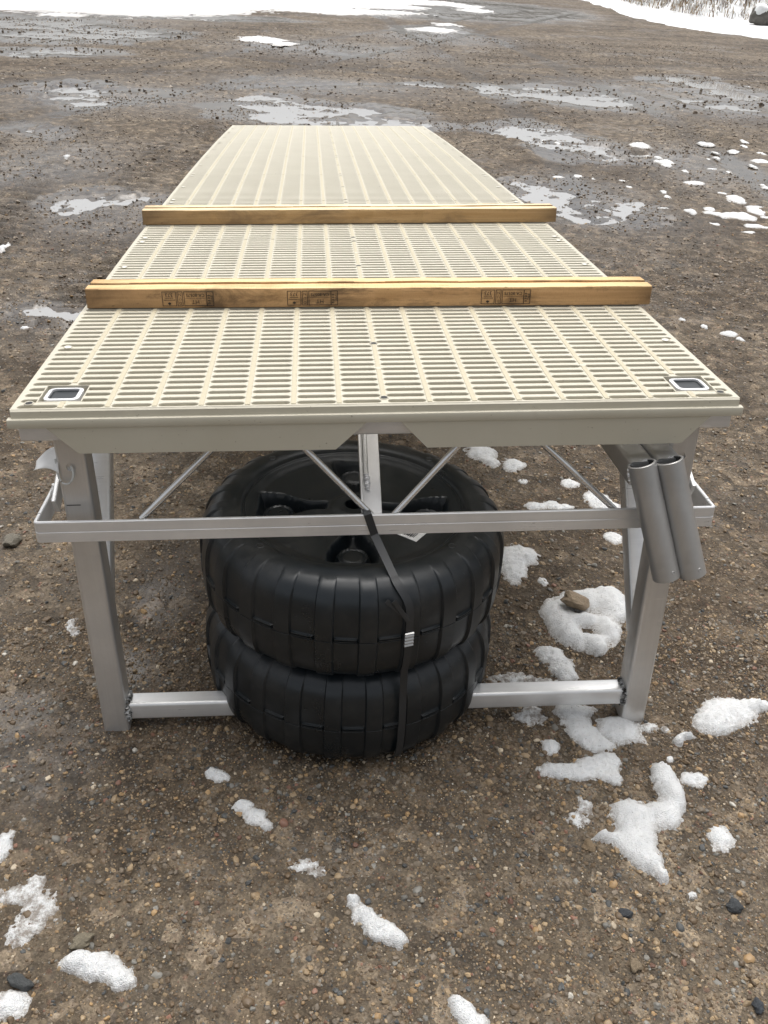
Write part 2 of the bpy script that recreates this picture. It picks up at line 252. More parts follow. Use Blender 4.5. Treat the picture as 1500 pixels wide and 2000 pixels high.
def mat_stone(name, instancer):
    t = NT(name); a = t.new('ShaderNodeAttribute')
    if instancer: a.attribute_type = 'INSTANCER'; a.attribute_name = 'col'; c = a.outputs['Color']
    else:
        oi = t.new('ShaderNodeObjectInfo'); c = t.ramp(oi.outputs['Random'], PAL_STOPS, 'CONSTANT')
    n = t.noise(1.7 if instancer else 170, 4)
    c2 = t.mix(n, c, (.5, .5, .5), 'OVERLAY'); c2 = t.mix(.5, c, c2)
    t.set(base=c2, rough=t.ramp(n, [(.3, .38), (.7, .62)]), spec=.45); return t.m
def mat_snow(name, dirt):
    t = NT(name); n = t.noise(260, 4, .7); v = t.voro(420, out='Distance'); m = t.noise(28, 5, .7)
    grit = t.ramp(t.noise(160, 3, .7), [(.62, 0.0), (.70, dirt)])
    c = t.mix(grit, t.mix(t.ramp(m, [(.3, 0.0), (.7, 1.0)]), (.68, .69, .69), (.82, .825, .815)), (.13, .10, .075))
    at = t.new('ShaderNodeAttribute'); at.attribute_name = 'thin'
    ed = t.math('MULTIPLY', at.outputs['Fac'], t.ramp(t.noise(190, 4, .75), [(.36, .05), (.58, 1.0)]))
    c = t.mix(ed, c, (.27, .235, .195))
    if dirt > .5: c = t.mix(t.ramp(t.noise(60, 4, .7), [(.42, 0.0), (.62, .85)]), c, (.20, .165, .13))
    t.set(base=c, rough=t.mix(ed, (.62,)*3, (.22,)*3), spec=.4, sss=.12); t.p.inputs['Subsurface Radius'].default_value = (.004, .005, .006)
    b = t.bump(v, .6, .003); t.bump(n, .7, .003, b); return t.m
def mat_ground():
    t = NT('wet_gravel_ground')
    at = t.new('ShaderNodeAttribute'); at.attribute_name = 'wet'; pw = at.outputs['Fac']
    big = t.noise(.42, 7, .62, dist=.5); mid = t.noise(3.2, 6, .65); fine = t.noise(38, 5, .7)
    streak = t.noise(1, 6, .65, t.mapping((.35, 1.9, 1), (0, 0, .12)), dist=.8)
    f = t.math('ADD', t.math('ADD', t.math('MULTIPLY', big, .40), t.math('MULTIPLY', mid, .25)), t.math('MULTIPLY', streak, .35))
    c = t.mix(t.ramp(f, [(.42, 0.0), (.56, 1.0)]), (.076, .054, .033), (.188, .150, .105))
    c = t.mix(t.ramp(fine, [(.34, .55), (.54, 0.0)]), c, (.065, .048, .036))
    vc = t.voro(75, out='Color'); sx = t.new('ShaderNodeSeparateColor'); t.l.new(vc, sx.inputs[0])
    stone = t.ramp(sx.outputs[0], [(0, (.11,.08,.058)), (.35, (.19,.155,.125)), (.6, (.30,.235,.16)), (.78, (.085,.085,.085)), (.9, (.42,.35,.26)), (.96, (.25,.13,.09))], 'CONSTANT')
    c = t.mix(t.math('MULTIPLY', t.ramp(t.voro(75), [(.25, .6), (.5, 0.0)]), t.ramp(mid, [(.35, .25), (.6, 1.0)])), c, stone)
    v2 = t.voro(240, out='Color'); s2 = t.new('ShaderNodeSeparateColor'); t.l.new(v2, s2.inputs[0])
    c = t.mix(.5, c, t.mix(1.0, c, t.ramp(s2.outputs[1], [(0, .5), (.5, .95), (1, 1.7)]), 'MULTIPLY'))
    v3 = t.voro(26, out='Color'); s3 = t.new('ShaderNodeSeparateColor'); t.l.new(v3, s3.inputs[0])
    c = t.mix(.7, c, t.mix(1.0, c, t.ramp(s3.outputs[1], [(0, .5), (.75, 1.05), (.93, 1.8)]), 'MULTIPLY'))
    clod_shade = t.ramp(t.noise(1, 5, .75, t.mapping((11, 7, 9)), dist=.5), [(.33, .45), (.47, 1.0), (.60, 1.05), (.72, 1.45)])  # mottling paints the shade and light of clods into the colour
    c = t.mix(.85, c, t.mix(1.0, c, clod_shade, 'MULTIPLY'))
    ru = t.new('ShaderNodeAttribute'); ru.attribute_name = 'rut'
    c = t.mix(t.math('MULTIPLY', ru.outputs['Fac'], t.ramp(t.noise(5, 5, .7), [(.3, .35), (.6, .9)])), c, t.mix(1.0, c, (.42, .40, .38), 'MULTIPLY'))
    wn_ = t.ramp(t.math('ADD', t.math('MULTIPLY', t.noise(.9, 5, .6), .6), t.math('MULTIPLY', t.noise(9, 4, .6), .4)), [(.52, 0.0), (.62, .6)])
    damp = t.math('MAXIMUM', wn_, pw)
    film = t.ramp(t.math('ADD', t.math('MULTIPLY', pw, .62), t.math('MULTIPLY', t.math('ADD', t.math('MULTIPLY', t.noise(2.6, 8, .72, dist=.4), .7), t.math('MULTIPLY', t.noise(24, 5, .75), .3)), .9)), [(.78, 0.0), (.92, 1.0)])
    t.set(base=t.mix(damp, c, t.mix(1.0, c, (.62, .61, .60), 'MULTIPLY')), rough=t.mix(film, t.mix(damp, (.72,)*3, (.34,)*3), (.06,)*3), spec=t.mix(damp, (.22,)*3, (.5,)*3))
    dry = t.math('SUBTRACT', 1.0, t.math('MULTIPLY', film, .93))
    b = t.bump(t.voro(75), .5, -.006); b = t.bump(fine, .6, .010, b); b = t.bump(t.noise(230, 4, .7), .8, .004, b)
    for nd in t.n:
        if nd.bl_idname == 'ShaderNodeBump': t.l.new(t.math('MULTIPLY', dry, nd.inputs['Strength'].default_value), nd.inputs['Strength'])
    return t.m
def mat_water():
    t = NT('muddy_water'); t.set(base=(.36, .36, .355), rough=.03, ior=1.33, spec=.5); t.bump(t.noise(9, 3), .04, .002); return t.m
def mat_ink():
    t = NT('black_stamp_ink'); n = t.noise(1, 4, .7, t.mapping((160, 160, 160)))
    t.set(base=(.022, .017, .013), rough=.7, alpha=t.ramp(n, [(.32, .5), (.44, 1.0)])); return t.m
PAL = [((.135,.093,.054), .35), ((.168,.134,.096), .25), ((.29,.21,.122), .15), ((.33,.215,.105), .035), ((.07,.072,.07), .07), ((.20,.19,.165), .08), ((.20,.105,.07), .02), ((.48,.40,.29), .022), ((.56,.53,.46), .003)]
PAL_STOPS = []; _a = 0
for _c, _w in PAL: PAL_STOPS.append((_a, _c)); _a += _w
M = dict(plastic=mat_plastic(), rib=mat_rib(),
         alu=mat_alu('mill_aluminium', (.90, .90, .89), .24, .40, metal=.5), alu_dull=mat_alu('dull_aluminium', (.76, .75, .73), .28, .44, (200, 200, 3), metal=.65),
         alu_pipe=mat_alu('grey_pipe_metal', (.56, .555, .54), .30, .44, (60, 60, 3), .5, metal=.6), rim=mat_alu('cut_aluminium', (.88, .88, .88), .3, .45, dirt=.05, metal=.2),
         weld=mat_weld(), black=mat_black(), strap=mat_plain('black_strapping', (.028, .03, .032), .42), seal=mat_alu('seal_steel', (.55, .55, .54), .25, .4),
         wood=mat_wood('warm_rough_wood', (.62, .385, .185), (.43, .245, .105), (.11, .068, .036), .85), wood2=mat_wood('pale_rough_wood', (.56, .37, .18), (.41, .245, .10), (.15, .10, .06), .6),
         ink=mat_ink(), white=mat_plain('white_plastic', (.92, .92, .90), .4), tie=mat_plain('grey_white_tie', (.62, .63, .60), .35), dark=mat_plain('ink_and_hole_shade', (.012, .012, .012), .6),
         gravel=mat_stone('gravel_stone', True), snow=mat_snow('melting_snow', .5), slush=mat_snow('gritty_slush', .8), ground=mat_ground(), water=mat_water())
M['rod'] = mat_alu('bright_rod', (.88, .88, .87), .18, .30, dirt=.1, metal=.85)
M['wood_top'] = mat_wood('skylit_top_wood', (.88, .68, .38), (.74, .50, .23), (.40, .22, .09), .5)  # lighter copy of the wood, sky light on the top painted in
M['wood2_top'] = mat_wood('skylit_top_wood2', (.90, .77, .52), (.80, .63, .38), (.45, .30, .16), .25)  # same for the farther timber: brighter top stands for sky light
M['bore'] = mat_plain('bore_shade', (.05, .05, .05), .8)  # near-black colour stands for the shade inside the sockets
M['pebble'] = mat_stone('pebble_stone', False)

# ------------------------------------------------------------------ ground, water
DOCK = Matrix(((0.9995957, 0, -0.0284321, 0), (0.0018843, 0.9978015, 0.0662471, 0), (0.0283696, -0.0662739, 0.9973981, 0.741947), (0, 0, 0, 1)))
DL = 4.8528; BOW = 0.0303
def zb(y): return BOW*4*y*(DL-y)/DL**2
def d2w(x, y, z): return DOCK @ Vector((x, y, z))
WC = (-.037, .172); WR = .309

def pud_field(x, y):
    w = np.zeros_like(x); k = .12 + .02*np.abs(y)
    x, y = x + k*1.1*fbm(x*.9, y*1.2, 4, 61) + k*.5*fbm(x*5, y*5, 3, 62), y + k*1.3*fbm(x*.8+5, y*1.1, 4, 63) + k*.4*fbm(x*4, y*6, 3, 64)
    for cx, cy, a, b in PUD:
        d = ((x-cx)/(a*1.25))**2 + ((y-cy)/(b*1.25))**2
        w = np.maximum(w, np.where(d < 1, 1-d, 0))
    return sstep(0.0, .45, w)
def tread(x, y): return np.sin(2*np.pi*(y/.15 + 1.1*x + .5*pnoise(x*1.3, y*1.3, 11)))
def track_mask(x, y):
    m = np.zeros_like(x)
    for x0, s, w, ya, yb in ((-1.14, -.03, .17, 1.6, 7), (-1.47, -.09, .16, 2.0, 9), (-.94, .0, .13, 4.4, 8.5), (-2.3, -.05, .2, 4.0, 11), (1.25, .22, .16, 2.6, 8.0), (2.1, .30, .18, 3.0, 10.0)):
        d = np.abs(x - (x0 + s*y + .12*pnoise(x*.3, y*.5, 14)))
        m = np.maximum(m, sstep(w, w*.55, d)*sstep(ya, ya+.6, y)*sstep(yb, yb-1, y)*(1 if x0 < 0 else .45))
    return m*sstep(-.75, -.1, pnoise(x*1.1, y*.6, 13))
RUT = {}
def bezier2(a, c, e, n=46):
    t = np.linspace(0, 1, n)[:, None]; return (1-t)**2*np.array(a) + 2*t*(1-t)*np.array(c) + t**2*np.array(e)
RUTS = []
for a, c, e in (((-5.5, 3.2), (-1.5, 11), (7.5, 31)), ((9, 6.5), (4.5, 12), (-14, 21)), ((-8, 7), (1, 12.5), (11, 15.5)), ((2.4, 4.2), (3.6, 10), (2.0, 30)), ((-3.4, 2.4), (-4.4, 9), (-12, 20))):
    P = bezier2(a, c, e); T = np.gradient(P, axis=0); T /= np.hypot(T[:, 0], T[:, 1])[:, None]; Nn = np.c_[-T[:, 1], T[:, 0]]
    RUTS += [P + Nn*.8, P - Nn*.8]
def rut_dist(x, y):
    d = np.full(np.shape(x), 9.0); xs = np.ravel(x); ys = np.ravel(y); out = d.ravel()
    sel = np.flatnonzero((ys > 2) & (ys < 32) & (np.abs(xs) < 15))
    if len(sel) == 0: return d
    X0, Y0 = xs[sel] + .10*pnoise(xs[sel]*.5, ys[sel]*.5, 19), ys[sel]
    best = np.full(len(sel), 9.0)
    for P in RUTS:
        for i in range(len(P)-1):
            ax, ay = P[i]; bx, by = P[i+1]; L2 = (bx-ax)**2+(by-ay)**2
            t = np.clip(((X0-ax)*(bx-ax)+(Y0-ay)*(by-ay))/L2, 0, 1)
            best = np.minimum(best, np.hypot(X0-ax-t*(bx-ax), Y0-ay-t*(by-ay)))
    out[sel] = best; return out.reshape(np.shape(x))
def ground_h(x, y):
    x = np.asarray(x, float); y = np.asarray(y, float)
    far = sstep(1.2, 5, np.hypot(x, y))
    h = (.004+.014*far)*pnoise(x*.45, y*.45, 3) + (.0025+.006*far)*fbm(x*2.1, y*2.1, 3, 5) + .0022*fbm(x*14, y*14, 3, 9)
    # tyre tracks: lugs pressed into the mud left of the deck, long ruts further out
    trk = track_mask(x, y)
    h = h + trk*tread(x, y)*.017*(.7+.5*pnoise(x*4, y*4, 12))+ trk*.004 + sstep(.9, 2, np.hypot(x, y))*.010*fbm(x*7, y*7, 3, 15) + sstep(1.3, 2.2, np.hypot(x, y))*.006*pnoise(x*16, y*16, 16)
    ruts = sstep(4.5, 7, y)
    h = h + ruts*.020*pnoise(x*.5 - y*.10, y*1.1 + x*.12, 21) + ruts*.006*pnoise(x*2.2 + y*.9, y*.5, 23)
    if np.size(x) > 100000:
        rd = rut_dist(x, y); RUT['m'] = sstep(.20, .08, rd); h = h - .020*RUT['m'] + .016*np.exp(-((rd-.26)/.07)**2)*(.6+.5*pnoise(x*3, y*3, 18)); h = h + RUT['m']*.008*np.sin(2*np.pi*(x+y)/.14)
    w = pud_field(x, y)
    hp = -.0148 + .022*fbm(x*1.5 + 7, y*2.2, 5, 31) + .014*fbm(x*8, y*6, 4, 33)
    h = np.maximum(h, -.0085)
    return h*(1-w) + hp*w

def wide_wet(x, y):
    w = np.zeros_like(x); k = .15 + .03*np.abs(y)
    x, y = x + k*fbm(x*.7, y*1.0, 4, 71), y + k*fbm(x*.7+5, y*.9, 4, 73)
    for i, (cx, cy, a, b) in enumerate(PUD + WETS):
        d = ((x-cx)/(a*2.3))**2 + ((y-cy)/(b*2.6))**2
        w = np.maximum(w, np.where(d < 1, 1-d, 0)*(1 if i < len(PUD) else .40))
    return np.maximum(sstep(0, .6, w), track_mask(x, y)*sstep(-.2, -.8, tread(x, y))*.55)
def axis(parts):
    out = [parts[0][0]]
    for a, b, s0, s1 in parts:
        p = a
        while p < b - 1e-6:
            t = (p-a)/(b-a); p += s0*(s1/s0)**t; out.append(min(p, b))
    return np.array(sorted(set(np.round(out, 5))))
gx = axis([(-1.4, 1.6, .0125, .0125), (1.6, 7, .0125, .050), (7, 60, .06, 4), (60, 600, 40, 90)])
gx = np.unique(np.concatenate([gx, -axis([(1.4, 7, .0125, .050), (7, 60, .06, 4), (60, 600, 40, 90)])]))
gy = axis([(-40, -2.5, 4, .12), (-2.5, -.8, .12, .02), (-.8, 1.6, .0125, .0125), (1.6, 12, .0125, .12), (12, 60, .12, 1.4), (60, 900, 20, 120)])
X, Y = np.meshgrid(gx, gy); Z = ground_h(X, Y)
nx, ny = len(gx), len(gy)
me = bpy.data.meshes.new('ground'); nv = nx*ny
me.vertices.add(nv); me.vertices.foreach_set('co', np.stack([X, Y, Z], -1).ravel())
ii = (np.arange(ny-1)[:, None]*nx + np.arange(nx-1)[None, :]).ravel()
q = np.stack([ii, ii+1, ii+1+nx, ii+nx], 1).ravel()
me.loops.add(len(q)); me.loops.foreach_set('vertex_index', q)
me.polygons.add(len(q)//4); me.polygons.foreach_set('loop_start', np.arange(0, len(q), 4)); me.polygons.foreach_set('loop_total', np.full(len(q)//4, 4))
me.polygons.foreach_set('use_smooth', np.ones(len(q)//4, bool)); me.update(); me.validate()
ra = me.attributes.new('rut', 'FLOAT', 'POINT'); low_ = sstep(1.3, 2.2, np.hypot(X, Y))*sstep(.12, -.35, fbm(X*7, Y*7, 3, 15) + .6*pnoise(X*16, Y*16, 16))*.75
low_ = np.maximum(low_, track_mask(X, Y)*sstep(.35, -.6, tread(X, Y)))
ra.data.foreach_set('value', np.clip(np.maximum(RUT['m'], low_), 0, 1).ravel().astype(np.float32))
wa = me.attributes.new('wet', 'FLOAT', 'POINT'); wa.data.foreach_set('value', np.clip(wide_wet(X, Y) + .22*RUT['m'], 0, 1).ravel().astype(np.float32))
ground = link('ground', me, M['ground']); tag(ground, kind='structure')
m = MB(); m.add([(-30, 1.6, -.012), (30, 1.6, -.012), (30, 60, -.012), (-30, 60, -.012)], [(0, 1, 2, 3)])
tag(m.build('puddle_water', M['water']), kind='structure')

# ------------------------------------------------------------------ snow
def snow_mesh(blobs, H, thin, res=None, seed=0, skirt=.004, ragged=1.0):
    x0 = min(b[0]-b[2]*1.35 for b in blobs); x1 = max(b[0]+b[2]*1.35 for b in blobs)
    y0 = min(b[1]-b[3]*1.35 for b in blobs); y1 = max(b[1]+b[3]*1.35 for b in blobs)
    if res is None: res = max(.0028, min(x1-x0, y1-y0)/36, max(x1-x0, y1-y0)/90)
    n1, n2 = int((x1-x0)/res)+2, int((y1-y0)/res)+2
    gx, gy = np.meshgrid(np.linspace(x0, x1, n1), np.linspace(y0, y1, n2))
    s = min(min(b[2], b[3]) for b in blobs)
    wx = gx + .28*s*pnoise(gx/(s*1.3), gy/(s*1.3), seed); wy = gy + .28*s*pnoise(gx/(s*1.3)+9, gy/(s*1.3), seed+1)
    acc = np.zeros_like(gx)
    for bx, by, a, b in blobs: acc += np.exp(-1.5*np.minimum(((wx-bx)/(a*1.06))**2+((wy-by)/(b*1.06))**2, 30))
    F = (acc-.26)*1.35
    F = F + ragged*((.30 if not thin else .5)*fbm(gx/(s*.8), gy/(s*.8), 4, seed+4) + (.10 if not thin else .3)*fbm(gx/.014, gy/.014, 2, seed+6))
    f = np.clip(F, 0, 2.2)
    z = H*.58*(1-np.exp(-1.25*f))*(1+.35*fbm(gx/(s*.7), gy/(s*.7), 3, seed+8)) + np.where(f > 0, .0030*fbm(gx/.009, gy/.009, 3, seed+2)*np.clip(f*5, 0, 1), 0)
    z = np.where(F > 0, np.maximum(z, .0005), -skirt*np.clip(-F*12, .1, 1.5)) + ground_h(gx, gy)
    thinv = np.clip(1-F/.42, 0, 1).ravel()
    keep = F > -2.2
    idx = -np.ones(gx.size, int); kk = np.flatnonzero(keep.ravel()); idx[kk] = np.arange(len(kk))
    c = (np.arange(n2-1)[:, None]*n1 + np.arange(n1-1)[None, :]).ravel()
    qd = idx[np.stack([c, c+1, c+1+n1, c+n1], 1)]; top = (F.ravel()[np.stack([c, c+1, c+1+n1, c+n1], 1)] > 0).any(1)
    qd = qd[(qd >= 0).all(1) & top]
    me = bpy.data.meshes.new('snow'); V = np.stack([gx, gy, z], -1).reshape(-1, 3)[kk]
    used = np.unique(qd); re = -np.ones(len(V), int); re[used] = np.arange(len(used))
    cx, cy = (x0+x1)/2, (y0+y1)/2; V = V[used] - np.array([cx, cy, 0])
    me.from_pydata(V.tolist(), [], re[qd].tolist()); ta = me.attributes.new('thin', 'FLOAT', 'POINT'); ta.data.foreach_set('value', thinv[kk][used].astype(np.float32)); me.polygons.foreach_set('use_smooth', [True]*len(me.polygons)); me.update()
    return me, (cx, cy, 0)
for i, (lab, thin, H, blobs) in enumerate(SNOW):
    me, loc = snow_mesh(blobs, H, thin, seed=40+i*13)
    o = link('snow_patch', me, M['slush' if thin else 'snow']); o.location = loc
    tag(o, lab, 'snow patch', 'scattered snow patches round the dock')
ORD = ['leftmost', 'second from left', 'third from left', 'fourth from left', 'fifth from left', 'sixth from left', 'seventh from left', 'eighth from left', 'ninth from left', 'tenth from left', 'eleventh from left', 'twelfth from left', 'thirteenth from left', 'fourteenth from left', 'fifteenth from left', 'sixteenth from left']
def zone(b):
    if b[1] > 6.2 and b[0] < 3.9: return 'beside the far end of the puddle strip'
    if b[1] > 5.9: return 'in the upper cluster by the right picture edge'
    if b[1] > 5.05: return 'right of the near puddle, beyond the farther timber'
    return 'in the row level with the farther timber'
zl = {}
for i, b in enumerate(MID): zl.setdefault(zone(b), []).append((b[0]/(b[1]+1.36), i))
for i, b in enumerate(MID):
    b2 = [(b[0], b[1], b[2]*.9, b[3]*.72)]
    wide = b[2] > .068
    if b[2] > .05: b2.append((b[0]+b[2]*random.uniform(-.7, .7), b[1]+b[3]*random.uniform(-.4, .4), b[2]*.55, b[3]*.7))
    me, loc = snow_mesh(b2, min(.035, .16*(b[2]+b[3])), 0, res=max(.005, b[2]/14), seed=900+i*7)
    o = link('snow_lump', me, M['snow']); o.location = loc
    z_ = zone(b); k_ = sorted(zl[z_]).index((b[0]/(b[1]+1.36), i))
    tag(o, ('long flat' if wide else 'small round') + ' snow lump ' + z_ + ', ' + ORD[k_], 'snow lump', 'snow lumps on wet gravel right of the deck')
print({k: len(v) for k, v in zl.items()})
me, loc = snow_mesh(FAR, .07, 0, res=.09, seed=77, ragged=1.6); o = link('snow_field', me, M['snow']); o.location = loc; tag(o, kind='structure')
# ploughed snow strip on the right and the bank behind it
lo, hi = np.array(BANDLO), np.array(BANDHI)
def resamp(P, n):
    t = np.r_[0, np.cumsum(np.hypot(*np.diff(P, axis=0).T))]; u = np.linspace(0, t[-1], n); return np.stack([np.interp(u, t, P[:, 0]), np.interp(u, t, P[:, 1])], 1)
NB = 260; lo2, hi2 = resamp(lo, NB), resamp(hi, NB)
away = np.array([.72, .69]); rows = []
for k in range(10):
    s = k/9; P = lo2*(1-s) + hi2*s; z = .012 + .05*np.sin(min(1, s*1.15)*np.pi/2)*sstep(0, .25, np.array(s)) + .012*fbm(P[:, 0]*1.3, P[:, 1]*1.3, 4, 3)
    if k == 0: z = z*0 - .02; P = P + .16*np.stack([fbm(P[:, 0]*1.5, P[:, 1]*1.5, 4, 5), fbm(P[:, 0]*1.5, P[:, 1]*1.5, 4, 6)], 1)
    rows.append(np.c_[P, z])
for k in range(1, 26):
    P = hi2 + away*(k*.22); z = .06 + .50*k*.22*.9 + min(1, k/4)*.12*fbm(P[:, 0]*1.2, P[:, 1]*1.2, 4, 8)
    rows.append(np.c_[P, z])
V = np.concatenate(rows); nr = len(rows)
fs = [(a*NB+b, a*NB+b+1, (a+1)*NB+b+1, (a+1)*NB+b) for a in range(nr-1) for b in range(NB-1)]
me = bpy.data.meshes.new('snow_bank'); me.from_pydata(V.tolist(), [], fs); me.polygons.foreach_set('use_smooth', [True]*len(fs)); me.update()
tag(link('snow_bank', me, M['snow']), kind='structure')
# dry grass and snow-laden weeds on the bank
NG = 60000
m_gr = NT('dry_grass'); a_ = m_gr.new('ShaderNodeAttribute'); a_.attribute_name = 'tint'; m_gr.set(base=a_.outputs['Color'], rough=.8)
gv, gf, gc = [], [], []
for i in range(NG):
    k = int((random.random()**.8)*24*NB)
    a, b = divmod(k, NB); a = min(a + 10, nr-1); p = rows[a][b]
    if pnoise(np.array([p[0]*1.6]), np.array([p[1]*1.6]), 5)[0] < -.05 and random.random() < .7: continue
    x, y, z = p[0]+random.uniform(-.15, .15), p[1]+random.uniform(-.15, .15), p[2]-.03
    L = random.uniform(.08, .34); an = random.uniform(0, 6.28); lean = random.uniform(.1, 1.3); w = random.uniform(.006, .02)
    dx, dy = math.cos(an), math.sin(an); n = len(gv)
    gv += [(x-dy*w, y+dx*w, z), (x+dy*w, y-dx*w, z), (x+dx*L*lean*.4+dy*w*.7, y+dy*L*lean*.4-dx*w*.7, z+L*.6), (x+dx*L*lean*.4-dy*w*.7, y+dy*L*lean*.4+dx*w*.7, z+L*.6), (x+dx*L*lean, y+dy*L*lean, z+L*(1-.35*lean))]
    gf += [(n, n+1, n+2, n+3), (n+3, n+2, n+4)]
    c = random.choice([(.30, .22, .13), (.36, .28, .18), (.22, .15, .09), (.13, .10, .08), (.42, .34, .23), (.72, .73, .73), (.75, .75, .75)]); gc += [c]*5
me = bpy.data.meshes.new('dry_grass'); me.from_pydata(gv, [], gf)
ca = me.color_attributes.new('tint', 'FLOAT_COLOR', 'POINT'); ca.data.foreach_set('color', np.c_[np.array(gc), np.ones(len(gc))].ravel())
tag(link('dry_grass', me, m_gr.m), kind='stuff')

# ------------------------------------------------------------------ stones
def stone_mesh(seed, sub=2, ang=.3):
    bm = bmesh.new(); bmesh.ops.create_icosphere(bm, subdivisions=sub, radius=1)
    P = np.array([v.co[:] for v in bm.verts])
    d = 1 + ang*pnoise(P[:, 0]*1.1+seed*3.1, P[:, 1]*1.1+P[:, 2]*.9, seed) + ang*.5*pnoise(P[:, 2]*2+seed, P[:, 0]*2-P[:, 1], seed+5)
    for v, k in zip(bm.verts, d): v.co = v.co*float(k)
    me = bpy.data.meshes.new('stone'); bm.to_mesh(me); bm.free()
    me.polygons.foreach_set('use_smooth', [True]*len(me.polygons)); me.set_sharp_from_angle(angle=math.radians(40)); me.update(); return me
def stone_mat(name, c):
    t = NT(name); n = t.noise(3, 5, .65); f = t.noise(22, 3)
    t.set(base=t.mix(t.ramp(f, [(.4, 0.0), (.7, .5)]), t.mix(n, tuple(x*.65 for x in c), tuple(x*1.2 for x in c)), tuple(x*.5 for x in c)), rough=.58); t.bump(n, .5, .03); return t.m
STC = [((.34, .255, .165), 'angular tan stone sitting in the top of the large snow clump', .034), ((.25, .215, .15), 'flat tan stone touching the curved snow lump at the bottom left', 0),
       ((.075, .08, .08), 'broad dark grey stone at the bottom left, between two snow lumps', 0), ((.20, .18, .14), 'grey brown stone at the left picture edge below the front rail', 0),
       ((.06, .066, .07), 'dark slate stone on loose pebbles near the right edge, below the snow ball', 0), ((.06, .065, .072), 'flat slate chip on pebbles below the pointed snow tail', 0),
       ((.05, .058, .068), 'rounded dark stone in the bottom right corner', 0), ((.27, .195, .115), 'tan pebble left of the pointed snow tail, largest there', 0), ((.26, .20, .13), 'squarish tan stone near the bottom right, left of the corner stone', 0)]
for i, ((c, lab, dz), s) in enumerate(zip(STC, STONES)):
    o = link('stone', stone_mesh(100+i, 3, .34), stone_mat('stone_surface', c)); r = (s[2]+s[3])/2
    o.scale = (s[2], s[3]*.95, r*.55); o.location = (s[0], s[1]-(dz*.8), float(ground_h(s[0], s[1])) + r*.22 + dz*.62); o.rotation_euler = (random.uniform(-.2, .2), random.uniform(-.2, .2), random.uniform(-.4, .4))
    tag(o, lab, 'stone')
o = link('boulder', stone_mesh(140, 4, .3), stone_mat('boulder_surface', (.12, .11, .095))); o.location = (12.9, 27.35, .26); o.scale = (.33, .36, .30); bm_ = stone_mesh(141, 3, .22); oc = link('snow_cap', bm_, M['snow'], o); oc.location = (-.02, -.12, .52); oc.scale = (.72, .74, .62); tag(o, 'dark boulder with a snow cap half buried in the weedy snow bank', 'boulder')

# pebbles: the largest are parts of the ground, the rest one gravel object
def mud(x, y):   # 1 = smooth mud with few loose stones
    d = .55*fbm(x*1.1+2, y*1.1, 4, 51) + sstep(-.25, -.75, x)*sstep(.55, -.1, y)*.42 - .34*sstep(.0, .5, x) - .14
    return sstep(-.12, .28, d)
def under(x, y):
    return np.hypot(x-WC[0], y-WC[1]) < WR-.05
shapes = [stone_mesh(200+i, 2, .32) for i in range(14)]
for s_ in shapes: s_.materials.append(M['pebble'])
n = 0
while n < 285:
    x, y = random.uniform(-.95, 1.05), random.choice([random.uniform(-.78, .1), random.uniform(-.78, .9)])
    if under(x, y) or (mud(np.array(x), np.array(y)) > .7 and random.random() < .75): continue
    r = .0054 + .0040*random.random()**2.5
    if random.random() < .05: r *= 1.4
    o = link('pebble', random.choice(shapes), None, ground)
    o.scale = (r*random.uniform(.85, 1.3), r*random.uniform(.8, 1.1), r*random.uniform(.5, .75)); o.rotation_euler = (random.uniform(-.3, .3), random.uniform(-.3, .3), random.uniform(0, 6.28))
    o.location = (x, y, float(ground_h(x, y)) + r*random.uniform(-.25, .2)); n += 1

bands = [(-.95, 1.05, -.80, .35, 93000, 1.0), (-1.4, 1.7, .35, 1.5, 44000, 1.15), (-2.3, 2.8, 1.5, 3.6, 40000, 1.35), (-3.6, 4.4, 3.6, 7.5, 22000, 1.7)]
PX, PY, PS = [], [], []
rng = np.random.default_rng(3)
for x0, x1, y0, y1, N, k in bands:
    x = rng.uniform(x0, x1, N); y = rng.uniform(y0, y1, N)
    r = .00108*k*np.minimum(rng.random(N)**-.44, 4.8)
    ok = ~under(x, y) & (rng.random(N) > .62*mud(x, y)) & (pud_field(x, y) < .3) & (rng.random(N) > sstep(2.2, 7.3, y))
    PX.append(x[ok]); PY.append(y[ok]); PS.append(r[ok])
n_stone = sum(len(a_) for a_ in PX)
for x0, x1, y0, y1, N, r0 in ((-2.6, 3.2, 1.8, 5, 14000, .0055), (-5, 6, 5, 9, 20000, .0072), (-10, 12, 9, 19, 18000, .012)):   # clods of mud further out
    x = rng.uniform(x0, x1, N); y = rng.uniform(y0, y1, N); ok = fbm(x*.9, y*.9, 3, 91) + .25*rng.random(N) > -.02
    PX.append(x[ok]); PY.append(y[ok]); PS.append((r0*rng.uniform(.5, 1.25, N)*(1+.8*(rng.random(N) > .96)))[ok])
PX, PY, PS = map(np.concatenate, (PX, PY, PS)); N = len(PX); print('stones', N)
sc = PS[:, None]*np.c_[rng.uniform(.8, 1.4, N), rng.uniform(.8, 1.15, N), rng.uniform(.5, .85, N)]
PZ = ground_h(PX, PY) + sc[:, 2]*rng.uniform(-.5, .4, N)
rot = np.c_[rng.uniform(-.5, .5, N), rng.uniform(-.5, .5, N), rng.uniform(0, 6.28, N)]
w = np.array([p[1] for p in PAL]); ci = rng.choice(len(PAL), N, p=w/w.sum()); colr = np.array([p[0] for p in PAL])[ci]*rng.uniform(.62, 1.3, N)[:, None]
soil = np.array([(.12, .09, .062), (.17, .132, .095), (.27, .225, .175), (.085, .066, .050)])
colr[n_stone:] = soil[rng.choice(4, N-n_stone, p=[.33, .35, .22, .10])]*rng.uniform(.7, 1.3, N-n_stone)[:, None]
